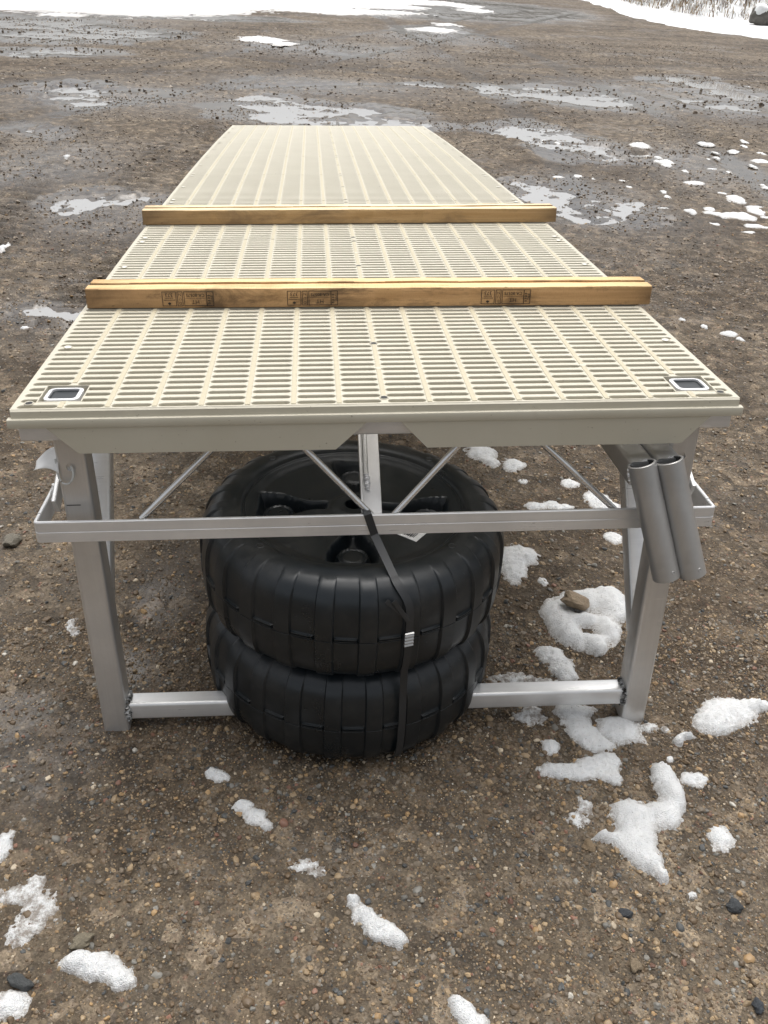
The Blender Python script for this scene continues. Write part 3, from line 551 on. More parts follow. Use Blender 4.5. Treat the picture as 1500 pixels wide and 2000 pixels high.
me = bpy.data.meshes.new('gravel'); me.vertices.add(N); me.vertices.foreach_set('co', np.c_[PX, PY, PZ].ravel())
for nm, ty, ar, key in (('scl', 'FLOAT_VECTOR', sc, 'vector'), ('rot', 'FLOAT_VECTOR', rot, 'vector'), ('col', 'FLOAT_COLOR', np.c_[colr, np.ones(N)], 'color'), ('kindno', 'INT', rng.integers(0, 8, N), 'value')):
    at = me.attributes.new(nm, ty, 'POINT'); at.data.foreach_set(key, np.ascontiguousarray(ar).ravel())
gravel = link('gravel', me, M['gravel']); tag(gravel, kind='stuff')
ng = bpy.data.node_groups.new('gravel_scatter', 'GeometryNodeTree')
ng.interface.new_socket('Geometry', in_out='INPUT', socket_type='NodeSocketGeometry'); ng.interface.new_socket('Geometry', in_out='OUTPUT', socket_type='NodeSocketGeometry')
N_, L_ = ng.nodes, ng.links
gi, go = N_.new('NodeGroupInput'), N_.new('NodeGroupOutput')
g2i = N_.new('GeometryNodeGeometryToInstance')
for i in range(8):
    ic = N_.new('GeometryNodeMeshIcoSphere'); ic.inputs['Subdivisions'].default_value = 3 if i < 5 else 2
    sp = N_.new('GeometryNodeSetPosition'); no = N_.new('ShaderNodeTexNoise'); no.noise_dimensions = '4D'; no.inputs['W'].default_value = i*7.3; no.inputs['Scale'].default_value = .9; no.inputs['Detail'].default_value = 1
    vm = N_.new('ShaderNodeVectorMath'); vm.operation = 'SUBTRACT'; vm.inputs[1].default_value = (.5, .5, .5)
    v2 = N_.new('ShaderNodeVectorMath'); v2.operation = 'SCALE'; v2.inputs['Scale'].default_value = 1.5
    L_.new(no.outputs['Color'], vm.inputs[0]); L_.new(vm.outputs[0], v2.inputs[0]); L_.new(v2.outputs[0], sp.inputs['Offset']); L_.new(ic.outputs[0], sp.inputs['Geometry'])
    ss = N_.new('GeometryNodeSetShadeSmooth'); ss.inputs['Shade Smooth'].default_value = i < 5; L_.new(sp.outputs[0], ss.inputs[0]); 
    sm = N_.new('GeometryNodeSetMaterial'); sm.inputs['Material'].default_value = M['gravel']; L_.new(ss.outputs[0], sm.inputs[0]); L_.new(sm.outputs[0], g2i.inputs[0])
mp = N_.new('GeometryNodeMeshToPoints'); L_.new(gi.outputs[0], mp.inputs[0])
ip = N_.new('GeometryNodeInstanceOnPoints'); L_.new(mp.outputs[0], ip.inputs['Points']); L_.new(g2i.outputs[0], ip.inputs['Instance']); ip.inputs['Pick Instance'].default_value = True
def named(nm, ty):
    a = N_.new('GeometryNodeInputNamedAttribute'); a.data_type = ty; a.inputs['Name'].default_value = nm
    return a.outputs['Attribute']
L_.new(named('kindno', 'INT'), ip.inputs['Instance Index']); L_.new(named('scl', 'FLOAT_VECTOR'), ip.inputs['Scale'])
e2r = N_.new('FunctionNodeEulerToRotation'); L_.new(named('rot', 'FLOAT_VECTOR'), e2r.inputs[0]); L_.new(e2r.outputs[0], ip.inputs['Rotation'])
L_.new(ip.outputs[0], go.inputs[0])
md = gravel.modifiers.new('scatter', 'NODES'); md.node_group = ng

# ------------------------------------------------------------------ the dock
dock = empty('dock_section', DOCK)
tag(dock, 'beige slotted plastic dock deck on a welded aluminium frame with two front legs', 'dock')
NC, NR, W2 = 16, 24, .6096
CP = 2*W2/NC; PL = DL/8; RP = PL/NR; PT = .034
def slot_ring(cx, cy, a, b, off, z, n=6):
    out = []
    for i in range(n+1):
        t = math.radians(-90 + 180*i/n); out.append((cx + a-b + (b+off)*math.cos(t), cy + (b+off)*math.sin(t), z))
    for i in range(n+1):
        t = math.radians(90 + 180*i/n); out.append((cx - a+b + (b+off)*math.cos(t), cy + (b+off)*math.sin(t), z))
    return out
def panel_mesh(cut=False):
    m = MB(); HA, HB = .0322, .0066
    cells = {}
    for c in range(NC):
        for r in range(NR):
            x0, y0 = -W2 + c*CP, r*RP; cx, cy = x0+CP/2, y0+RP/2; cells[(c, r)] = len(m.f)
            RS = [slot_ring(cx, cy, HA, HB, o, z) for o, z in ((.0020, 0), (.0011, -.0003), (.0004, -.0009), (0, -.0020), (.0040, -.030))]; R0 = RS[0]
            n = len(R0); b = m.add([p_ for q_ in RS for p_ in q_], [])
            for k in range(4):
                for j in range(n):
                    j2 = (j+1) % n; m.f.append((b+k*n+j, b+k*n+j2, b+(k+1)*n+j2, b+(k+1)*n+j))
            o = m.add([(x0, y0, 0), (x0+CP, y0, 0), (x0+CP, y0+RP, 0), (x0, y0+RP, 0)], [])
            # top sheet round the slot: right, top, left, bottom pieces
            h = n//2
            m.f.append((o+1, o+2) + tuple(b+j for j in reversed(range(0, h))))
            m.f.append((o+2, o+3, b+h, b+h-1)); m.f.append((o+3, o) + tuple(b+j for j in reversed(range(h, n))))
            m.f.append((o, o+1, b+0, b+n-1))
    me = bpy.data.meshes.new('deck_panel'); me.from_pydata(m.v, [], m.f)
    bm = bmesh.new(); bm.from_mesh(me)
    bmesh.ops.remove_doubles(bm, verts=bm.verts, dist=1e-5)
    if cut:
        for sx, X0, X1 in CUTS:
            for co, nn in (((X0, 0, 0), (1, 0, 0)), ((X1, 0, 0), (1, 0, 0)), ((0, CY0, 0), (0, 1, 0)), ((0, CY1, 0), (0, 1, 0))):
                g = [f for f in bm.faces if abs(f.calc_center_median().x-(X0+X1)/2) < .1 and f.calc_center_median().y < .16]
                ge = list({e for f in g for e in f.edges} | {v for f in g for v in f.verts} | set(g))
                bmesh.ops.bisect_plane(bm, geom=ge, plane_co=co, plane_no=nn, dist=1e-6)
            kill = [f for f in bm.faces if X0 < f.calc_center_median().x < X1 and CY0 < f.calc_center_median().y < CY1]
            bmesh.ops.delete(bm, geom=kill, context='FACES')
    bmesh.ops.recalc_face_normals(bm, faces=bm.faces)
    # make sure the top faces up
    if sum(f.normal.z for f in bm.faces if abs(f.normal.z) > .9) < 0: bmesh.ops.reverse_faces(bm, faces=bm.faces)
    bm.to_mesh(me); bm.free()
    # rim walls
    w = MB(); e = .003
    for x, s in ((-W2, -1), (W2, 1)):
        xs = (x, x+s*e); w.box(min(xs), max(xs), 0.0005, PL-.0005, -PT, -.0006)
    w.box(-W2, W2, .0006, .0036, -.030, -.0026); w.box(-W2, W2, PL-.0036, PL-.0006, -.030, -.0026)
    for c in (range(2, NC-1) if cut else range(1, NC)): w.box(-W2+c*CP-.002, -W2+c*CP+.002, .005, PL-.005, -.0295, -.0012)
    if cut:
        w.f = [f for f in w.f]
        for sx, X0, X1 in CUTS:
            t = .002
            w.box(X0-t, X0, CY0-t, CY1+t, -.02, -.0004); w.box(X1, X1+t, CY0-t, CY1+t, -.02, -.0004); w.box(X0, X1, CY0-t, CY0, -.02, -.0004); w.box(X0, X1, CY1, CY1+t, -.02, -.0004)
    n = len(me.vertices); bm = bmesh.new(); bm.from_mesh(me)
    wm = w.mesh('tmp'); bm.from_mesh(wm); bm.to_mesh(me); bm.free(); bpy.data.meshes.remove(wm)
    me.polygons.foreach_set('use_smooth', [True]*len(me.polygons)); me.set_sharp_from_angle(angle=math.radians(50)); me.update()
    me.materials.append(M['plastic']); return me
LX = {-1: -.541, 1: .5475}; LYC = .067; SL = .0585
CUTS = [(s, LX[s]-.035, LX[s]+.035) for s in (-1, 1)]; CY0, CY1 = .0335, .1035
pm, pmc = panel_mesh(), panel_mesh(True)
def rib_mesh(segs):
    m = MB(); h = .0042; z0, z1 = -.0004, .0010
    for a, b in segs:
        m.rtube((0, a, (z0+z1)/2), (0, b, (z0+z1)/2), h*2, z1-z0, .0004, (0, 0, 1), True, 1)
    return m.mesh('rib')
holes = [1*RP, 12*RP, 23*RP]; mids = [6.55*RP, 17.5*RP]
def segs_for(c, front):
    st = [.004]; brk = []
    if c in (3, 13): brk = mids
    if c == 8: brk = sorted(holes+mids)
    out = []; a = .0045 if c != 8 else RP*1.35
    for b_ in brk:
        if b_-.006 > a: out.append((a, b_-.006))
        a = b_+.006
    if PL-.005 > a: out.append((a, PL-.005))
    if front and c in (1, 15): out = [(.0045, CY0-.003), (CY1+.012, PL-.005)]
    return out
rib_cache = {}
mark = MB(); mark.rod((0, 0, -.0002), (0, 0, .0012), .0062, 14)
mark_me = mark.mesh('boss')
mh = MB(); k_ = 16
mh.loft([[(r*math.cos(2*math.pi*i/k_), r*math.sin(2*math.pi*i/k_), z) for i in range(k_)] for r, z in ((.0085, .0003), (.0075, .0016), (.0062, .0010), (.0060, .0003))], True, False)
screw_me = mh.mesh('screw_hole_rim'); md_ = MB(); md_.rod((0, 0, 0), (0, 0, .0004), .0061, 14); hole_me = md_.mesh('screw_or_hole_shade'); white_me = md_.mesh('screw_or_hole_shade')
for p in range(8):
    o = link('deck_panel', pmc if p == 0 else pm, None, dock); y0 = p*PL
    o.location = (0, y0, (zb(y0)+zb(y0+PL))/2 - (zb(y0+PL)-zb(y0))/2); o.rotation_euler = (math.atan((zb(y0+PL)-zb(y0))/PL), 0, 0)
    o.scale = (1, .9985, 1)
    for c in range(1, NC):
        key = (c if c in (3, 8, 13) else (1 if (p == 0 and c in (1, 15)) else 0), p == 0)
        if key not in rib_cache: rib_cache[key] = rib_mesh(segs_for(c, p == 0))
        r = link('rib', rib_cache[key], M['rib'], o); r.location = (-W2+c*CP, 0, 0)
    for c, ys in ((3, mids), (13, mids), (8, mids)):
        for yy in ys: b = link('boss', mark_me, M['plastic'], o); b.location = (-W2+c*CP, yy, 0)
    for xx in (-W2+.022, 0, W2-.022):
        for yy in holes:
            b = link('screw_hole', screw_me, M['plastic'], o); b.location = (xx, yy, .0)
            dk = (yy == holes[0] and p == 0) or xx == 0; b2 = link('screw_or_hole_shade', hole_me if dk else white_me, M['dark' if dk else 'white'], o); b2.location = (xx, yy, .0003)  # dark discs paint the shade of open holes, white ones are screws
# moulded front fascia: step, ledge and a notched skirt
fm = MB()
def prof_x(m, prof, x0, x1, n=1):
    m.loft([[(x0+(x1-x0)*i/n, y, z) for y, z in prof] for i in range(n+1)])
prof_x(fm, [(.0005, -.0006), (-.0015, -.0006), (-.004, -.0025), (-.0048, -.0125), (-.0048, -.0150), (.0005, -.0150)], -W2-.001, W2+.001)
prof_x(fm, [(.0004, -.0136), (-.0085, -.0136), (-.0108, -.0144), (-.0118, -.0168), (-.0116, -.0262), (-.0108, -.0292), (.0004, -.0296)], -.6165, .6165)
sk = [(-.558, -.0290), (-.5107, -.0765), (-.0835, -.0785), (-.030, -.0290)]; sk2 = [(.0255, -.0290), (.0725, -.0785), (.5185, -.0800), (.5640, -.0290)]
for s_ in (sk, sk2):
    fm.loft([[(x, y, z) for x, z in s_] for y in (-.0085, -.0045)])
fm.build('front_fascia', M['plastic'], dock, 30)
em = MB(); em.box(-W2, W2, DL, DL+.012, -.05, zb(DL)-.001); em.build('end_fascia', M['plastic'], dock)

# frame
def sweep(m, path, prof, closed_prof=True):
    """prof (outward n, z) swept along a polyline in XY"""
    rings = []
    for i, p in enumerate(path):
        a = Vector(path[max(0, i-1)]); b = Vector(path[min(len(path)-1, i+1)]); d = (b-a); d.z = 0; d.normalize(); n = Vector((d.y, -d.x, 0))
        rings.append([(p[0]+n.x*u, p[1]+n.y*u, p[2]+v) for u, v in prof])
    m.loft(rings, True, True)
flat = [(.000, -.020), (.000, -.0012), (-.0008, -.0004), (-.0008, .0004), (.000, .0012), (.000, .0185), (-.0015, .020), (-.0055, .020), (-.007, .0185), (-.007, -.0185), (-.0055, -.020), (-.0015, -.020)]
ZR = -.2285
def arc(cx, cy, r, a0, a1, z, n=5): return [(cx+r*math.cos(math.radians(a0+(a1-a0)*i/n)), cy+r*math.sin(math.radians(a0+(a1-a0)*i/n)), z) for i in range(n+1)]
path = [(-.611, .03, ZR)] + arc(-.602, .006, .009, 180, 270, ZR) + [(x, -.003, ZR - .0035*(x+.6)/1.2) for x in np.linspace(-.55, .55, 12)] + [(p[0], p[1], ZR-.0035) for p in arc(.602, .006, .009, 270, 360, ZR)] + [(.611, .03, ZR-.0035)]
m = MB(); sweep(m, path, flat); m.build('lower_rail', M['alu'], dock)
m = MB(); m.rtube((-.604, .014, -.0435), (.604, .014, -.0435), .027, .027, .004, (0, 0, 1)); m.build('front_channel', M['alu'], dock)
for s in (-1, 1):
    ys = np.linspace(.031, DL, 25)
    m = MB(); pth = [(s*.611, y, ZR+zb(y)*.9 - (.0035 if s > 0 else 0)) for y in ys]
    sweep(m, pth if s > 0 else pth[::-1], flat); m.build('side_rail', M['alu'], dock)
    m = MB(); pth = [(s*.607, y, -.0445+zb(y)) for y in ys]
    sweep(m, pth if s > 0 else pth[::-1], [(0, -.0135), (0, .0135), (-.030, .0135), (-.030, -.0135)]); m.build('side_channel', M['alu'], dock)
    for k in range(8):
        ya = .12+k*.59; za, zc = ZR+.015+zb(ya), -.06+zb(ya+.29)
        for p0, p1 in (((s*.600, ya, za), (s*.600, ya+.29, zc)), ((s*.600, ya+.30, zc), (s*.600, min(ya+.58, DL-.02), za))):
            m = MB(); m.rod(p0, p1, .0065, 10); m.build('side_rod', M['rod'], dock)
for k in range(1, 9):
    y = min(k*PL, DL-.02); m = MB(); m.box(-.575, .575, y-.019, y+.019, -.0565+zb(y), -.0312+zb(y)); m.build('cross_joist', M['alu'], dock)
    if k % 2 == 0: m = MB(); m.box(-.603, .603, y-.016, y+.016, ZR-.018+zb(y)*.9, ZR+.012+zb(y)*.9); m.build('lower_crosspiece', M['alu'], dock)
for s in (-1, 1):   # short far legs standing on the ground
    m = MB(); m.rtube((s*.55, DL-.05, -.425 - (.016 if s > 0 else -.016)), (s*.55, DL-.05, -.06), .05, .05, .006, (0, 1, 0)); m.build('far_leg', M['alu_dull'], dock)
# front legs: hollow rounded square tubes with a real bolt hole in the front wall
LEGB = {-1: -.729, 1: -.7595}
for s in (-1, 1):
    cx = LX[s]; w = .0515; rad = .007; zt, zbt = -.057, LEGB[s]; zh = -.1245 if s < 0 else -.1290; xh = cx - .0015; rh = .0082
    m = MB(); yf = LYC - w/2
    ring = rrect(w, w, rad, 4)         # order: starts at +x,+y corner
    inner = rrect(w-.008, w-.008, rad-.003, 4)
    # split ring: drop the flat front segment (between the -x,-y and +x,-y corners)
    n = len(ring); seq = list(range(15, n)) + list(range(0, 15))      # from +x,-y corner start round to -x,-y corner end
    rings = [[(cx+ring[i][0], LYC+ring[i][1], z) for i in seq] for z in (zbt, zt)]
    m.loft(rings, False, False)
    m.loft([[(cx+a, LYC+b, z) for a, b in inner] for z in (zbt+.002, zt)], True, False)
    xl, xr = cx-w/2+rad, cx+w/2-rad
    hw = (xr-xl)/2; xc = (xl+xr)/2; K = 16
    sq, ci, cb = [], [], []
    for i in range(K):
        a = 2*math.pi*(i+.5)/K; c_, s_ = math.cos(a), math.sin(a); t = 1/max(abs(c_), abs(s_))
        sq.append((xc+hw*c_*t, yf, zh+hw*s_*t)); ci.append((xh+rh*c_, yf, zh+rh*s_)); cb.append((xh+rh*c_, yf+.0045, zh+rh*s_))
    m.loft([sq, ci, cb], True, False)
    for z0, z1 in ((zbt, zh-hw), (zh+hw, zt)): m.add([(xl, yf, z0), (xr, yf, z0), (xr, yf, z1), (xl, yf, z1)], [(0, 1, 2, 3)])
    # corners of the square patch are cut by the 16-gon: close them with the square corners
    for sx_, sz_ in ((1, 1), (-1, 1), (-1, -1), (1, -1)):
        near_ = sorted(sq, key=lambda p: (p[0]-(xc+sx_*hw))**2+(p[2]-(zh+sz_*hw))**2)[:2]
        m.add([(xc+sx_*hw, yf, zh+sz_*hw), near_[0], near_[1]], [(0, 1, 2)])
    m.loft([[(cx+f_*a, LYC+f_*b, z) for a, b in ring] for f_, z in ((1, zt), (.85, zt))], True, False)
    m.add([(cx+a, LYC+b, zbt) for a, b in ring], [tuple(range(n))])
    leg = m.build('leg', M['alu_dull'], dock, 30)
    # sleeve whose cut end shows in the deck corner
    m = MB(); o_, i_ = rrect(SL, SL, .012, 5), rrect(SL-.0125, SL-.0125, .007, 5)
    L = lambda R, z: [(cx+a, LYC+b, z) for a, b in R]
    m.loft([L(o_, -.056), L(o_, .0008), L(i_, .0014), L(i_, -.056)], True, False); m.build('corner_sleeve', M['rim'], dock, 30)
    m = MB(); m.loft([[(cx+f_*a, LYC+f_*c_, z) for a, c_ in rrect(.045, .045, .007, 4)] for f_, z in ((1, -.055), (1, -.0016), (.93, -.0010), (.88, -.0026))]); m.build('post_cap', M['black'], dock, 30)
    m = MB(); b0, b1 = Vector((cx-(.014 if s < 0 else 0), .098, -.56)), Vector((cx-(.014 if s < 0 else 0), .405, -.062))
    m.rtube(b0, b1, .0385, .0385, .006, (0, 0, 1)); m.build('leg_brace', M['alu'], dock, 30)
    m = MB(); m.rtube((s*.585, .055, -.208), (s*.585, .335, -.064), .008, .034, .002, (0, 0, 1)); m.build('corner_strut', M['alu'], dock)
    if s < 0:
        m = MB(); m.box(-.5612, -.5368, yf-.0006, yf+.0004, -.1995, -.1981); m.build('marker_line', M['dark'], leg)
ZC = -.684
m = MB(); m.rtube((LX[-1]+.026, .067, ZC+.003), (LX[1]-.026, .067, ZC-.011), .040, .040, .0065, (0, 0, 1)); ct = m.build('cross_bar', M['alu'], dock, 30)
def bead(p0, p1, r, seed, n=22):
    m = MB(); p0, p1 = Vector(p0), Vector(p1); d = (p1-p0).normalized(); u = d.orthogonal().normalized(); w = d.cross(u); rings = []
    for i in range(n+1):
        t = i/n; rr = r*(.25+.75*math.sin(math.pi*min(max(t, .04), .96))**.4)*(1+.22*math.sin(i*2.1+seed)); c = p0.lerp(p1, t) + u*(r*.25*math.sin(i*1.3+seed))
        rings.append([c + u*(rr*math.cos(a)) + w*(rr*math.sin(a)) for a in [2*math.pi*k/10 for k in range(10)]])
    m.loft(rings); return m
for s in (-1, 1):
    x = LX[s] - s*.0275; z0 = ZC + (.003 if s < 0 else -.011)
    for p0, p1 in (((x, .0455, z0+.018), (x, .0455, z0-.019)), ((x, .046, z0+.0215), (x, .087, z0+.0215)), ((x, .050, z0-.022), (x, .085, z0-.022))):
        bead(p0, p1, .0062, s*3+p0[2]*9).build('weld', M['weld'], ct)
# truss rods behind the front rail and the inclined centre brace
for p0, p1 in (((-.281, .03, -.075), (-.4275, .012, -.2135)), ((-.150, .03, -.078), (-.0215, .012, -.2175)), ((.143, .03, -.080), (.0195, .012, -.2185)), ((.268, .03, -.078), (.425, .012, -.2190))):
    d = Vector(p0)-Vector(p1); q0 = Vector(p1)+d*1.16
    m = MB(); m.rod(p1, q0, .0058, 14); m.build('truss_rod', M['rod'], dock)
a0, a1 = Vector((-.0195, .022, -.226)), Vector((-.0205, .20, -.062))
m = MB(); m.rtube(a0, a1, .037, .004, .001, (0, 0, 1)); dd = (a1-a0).normalized(); sd_ = Vector((1, 0, 0)); up_ = sd_.cross(dd)
m.rtube(a0+Vector((-.0175, 0, 0))+up_*.010, a1+Vector((-.0175, 0, 0))+up_*.010, .004, .022, .001, up_); cb_ = m.build('centre_brace', M['alu_dull'], dock)
m = MB(); m.rod(a0.lerp(a1, .32)+up_*.006+Vector((-.008, 0, 0)), a1+up_*.006+Vector((-.008, 0, 0)), .0052, 10); m.build('brace_rod', M['rod'], cb_)
bead(a0.lerp(a1, .20)+up_*.004+Vector((-.006, 0, 0)), a0.lerp(a1, .36)+up_*.006+Vector((-.007, 0, 0)), .0052, 2).build('weld', M['rim'], cb_)

# ------------------------------------------------------------------ pipe brackets hung at the right corner
for i, (t0, t1, lab) in enumerate((((.4450, -.030, -.1065), (.5075, -.075, -.3150), 'inner grey pipe socket on a square arm, nearer the wheels'),
                                   ((.4925, -.030, -.1010), (.5545, -.075, -.3100), 'outer grey pipe socket on a square arm, in front of the right leg'))):
    t0, t1 = Vector(t0), Vector(t1); ax = (t1-t0).normalized()
    br = empty('pipe_bracket', DOCK @ Matrix.Translation(t0)); tag(br, lab, 'pipe bracket', 'pair of pipe brackets hung under the right corner')
    e = t1-t0; u = Vector((1, 0, 0)); u = (u-ax*u.dot(ax)).normalized(); w = ax.cross(u); R0, R1, K = .0245, .0205, 40
    cut = lambda a, p, r: p + u*(r*math.cos(a)) + w*(r*math.sin(a))
    an = [2*math.pi*k/K for k in range(K)]; z0 = Vector((0, 0, 0))
    slope = Vector((.0, .0, .0))
    m = MB(); m.loft([[cut(a, e-ax*.001, R1) for a in an], [cut(a, e, R0-.001) for a in an], [cut(a, e-ax*.001, R0) for a in an]][1:] + [[cut(a, e*(1-k/14), R0*(1+.004*math.sin(k*1.7))) for a in an] for k in range(1, 14)] + [[cut(a, z0+ax*.001, R0) for a in an], [cut(a, z0, R0-.0012) for a in an], [cut(a, z0, R1+.0004) for a in an], [cut(a, ax*.001, R1) for a in an], [cut(a, e-ax*.001, R1) for a in an]], True, False)
    sk_ = m.build('socket', M['alu_pipe'], br, 40)
    m = MB(); m.loft([[cut(a, ax*.0015, R1-.0006) for a in an], [cut(a, e*.98, R1-.0006) for a in an]], True, False); m.build('bore', M['bore'], sk_, 40)  # lining added to carry the painted shade of the opening
    # drilled hole near the lower end
    hd = (Vector((.30, -1, .25)) - ax*Vector((.30, -1, .25)).dot(ax)).normalized(); hc = e-ax*.016 + hd*(R0-.0002)
    m = MB(); uu = hd.orthogonal().normalized(); vv = hd.cross(uu)
    m.loft([[hc + hd*d_ + uu*(r*math.cos(a)) + vv*(r*math.sin(a)) for a in an[::3]] for r, d_ in ((.0036, .0002), (.0031, .0009), (.0022, .0009), (.0018, -.002))], True, True); m.build('drilled_hole', M['alu_pipe'], sk_)
    back = w if w.y > 0 else -w
    ad = Vector((0, 1, -.01)).normalized(); c0 = ax*.027 + Vector((0, R0-.008, 0))
    m = MB(); m.rtube(c0, c0+ad*.85, .045, .045, .006, (0, 0, 1)); arm = m.build('arm', M['alu_pipe'], br, 30)
    for sgn in (-1, 1):
        bead(ax*.004 + u*(sgn*.0238) + back*.004, ax*.034 + u*(sgn*.0240) + back*.010, .0032, i+sgn).build('weld', M['alu'], sk_)
    bead(ax*.003 - u*.020 + back*.0155, ax*.003 + u*.020 + back*.0155, .0032, i*2).build('weld', M['alu_pipe'], sk_)

# ------------------------------------------------------------------ paper tag on a zip tie, scrap of wrapping
tg = empty('hang_tag', DOCK @ Matrix.Translation((-.5645, .030, -.12))); tag(tg, 'white paper tag on a pale zip tie looped through the left leg hole', 'tag')
m = MB(); nu, nvv = 10, 8
P = np.array([[(-.038, -.004, .004), (-.002, -.002, .027)], [(-.036, -.004, .001), (.003, .0, -.012)]])
rows_ = []
for i in range(nu+1):
    row = []
    for j in range(nvv+1):
        a, b = i/nu, j/nvv; p = (P[0, 0]*(1-a)+P[0, 1]*a)*(1-b) + (P[1, 0]*(1-a)+P[1, 1]*a)*b
        row.append((p[0], p[1] + .010*math.sin(a*2.6) + .030*(1-b) - .004, p[2] - .005*math.sin(b*3.1)*(1-a) + .004*math.sin(a*3)))
    rows_.append(row)
b_ = m.add([p for r in rows_ for p in r], [])
for i in range(nu):
    for j in range(nvv): k = b_+i*(nvv+1)+j; m.f.append((k, k+1, k+nvv+2, k+nvv+1))
o = m.build('paper', M['white'], tg, 60); sol = o.modifiers.new('thickness', 'SOLIDIFY'); sol.thickness = .0006
def tube_path(pts, r, n=8, flatten=1.0):
    m = MB(); rings = []; pts = [Vector(p) for p in pts]
    for i, p in enumerate(pts):
        d = (pts[min(i+1, len(pts)-1)]-pts[max(i-1, 0)]).normalized(); u = d.orthogonal().normalized(); w = d.cross(u)
        rings.append([p + u*(r*math.cos(a)) + w*(r*flatten*math.sin(a)) for a in [2*math.pi*k/n for k in range(n)]])
    m.loft(rings); return m
def bez(ps, n=28):
    ps = [Vector(p) for p in ps]; out = []
    for i in range(n+1):
        t = i/n; q = list(ps)
        while len(q) > 1: q = [q[k].lerp(q[k+1], t) for k in range(len(q)-1)]
        out.append(q[0])
    return out
tube_path(bez([(.0215, .012, -.003), (.030, .002, -.012), (.030, .000, -.030), (.012, -.001, -.044), (-.004, .002, -.038), (-.002, .010, -.018), (-.003, .016, .010)]), .0021).build('zip_tie', M['tie'], tg, 60)
wd = MB(); rings = []
for i in range(12):
    t = i/11; rr = .0075*(.35+.65*math.sin(math.pi*min(max(t, .06), .94))**.5)
    rings.append([(rr*(1+.35*math.sin(k*2.3+i*1.9))*math.cos(2*math.pi*k/9)+.002*math.sin(i*1.3), rr*(1+.3*math.cos(k*1.7+i))*math.sin(2*math.pi*k/9), -.040*t) for k in range(9)])
wd.loft(rings); o = wd.build('wrapping_scrap', M['white'], None, 20); o.matrix_world = DOCK @ Matrix.Translation((-.5905, .085, -.178))
tag(o, 'small crumpled clear plastic scrap wedged between left leg and side rail', 'plastic scrap')

# ------------------------------------------------------------------ timbers across the deck
def timber(name, lab, x0, y0, x1, y1, mat, wiggle, h=.0415):
    L = math.hypot(x1-x0, y1-y0); ym = (y0+y1)/2 + .04
    T = DOCK @ Matrix.Translation((x0, y0, zb(ym)+.0018)) @ Matrix.Rotation(math.atan2(y1-y0, x1-x0), 4, 'Z')
    t = empty(name, T); tag(t, lab, 'timber')
    prof = [(0, 0), (0, h-.0035), (.001, h-.001), (.0035, h), (.034, h), (.0352, h-.0012), (.0355, h-.013), (.0525, h-.013), (.0535, h-.0012), (.0547, h), (.0855, h-.0005), (.088, h-.002), (.089, h-.0045), (.089, 0)]
    m = MB(); rings = []; n = 90
    for i in range(n+1):
        x = L*i/n; e_ = 0
        r = []
        for j, (y, z) in enumerate(prof):
            ny_ = .0011*pnoise(np.array(x*7.0), np.array(j*.37+wiggle))*1; nz_ = .0010*pnoise(np.array(x*9.0+5), np.array(j*.31+wiggle))
            if j in (0, 13): nz_ = 0
            r.append((x, y+float(ny_), z+float(nz_)*(z > .001)))
        rings.append(r)
    def shrink(ring, f, dx):
        return [(x+dx, .0445+(y-.0445)*f, h/2+(z-h/2)*f) for x, y, z in ring]
    rings[0] = shrink(rings[0], 1, 0); rings = [shrink(rings[0], .965, -.0016)] + rings + [shrink(rings[-1], .965, .0016)]
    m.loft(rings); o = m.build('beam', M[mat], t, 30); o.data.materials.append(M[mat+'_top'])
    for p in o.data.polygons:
        if p.normal.z > .8: p.material_index = 1  # upward faces take the painted lit copy
    return t
tb1 = timber('timber', 'nearer grooved wooden timber across the deck with black ink stamps', -.601, .5475, .633, .5370, 'wood', 1)
tb2 = timber('timber', 'farther grooved wooden timber across the deck, paler and without stamps', -.619, 1.4130, .6395, 1.4400, 'wood2', 40)

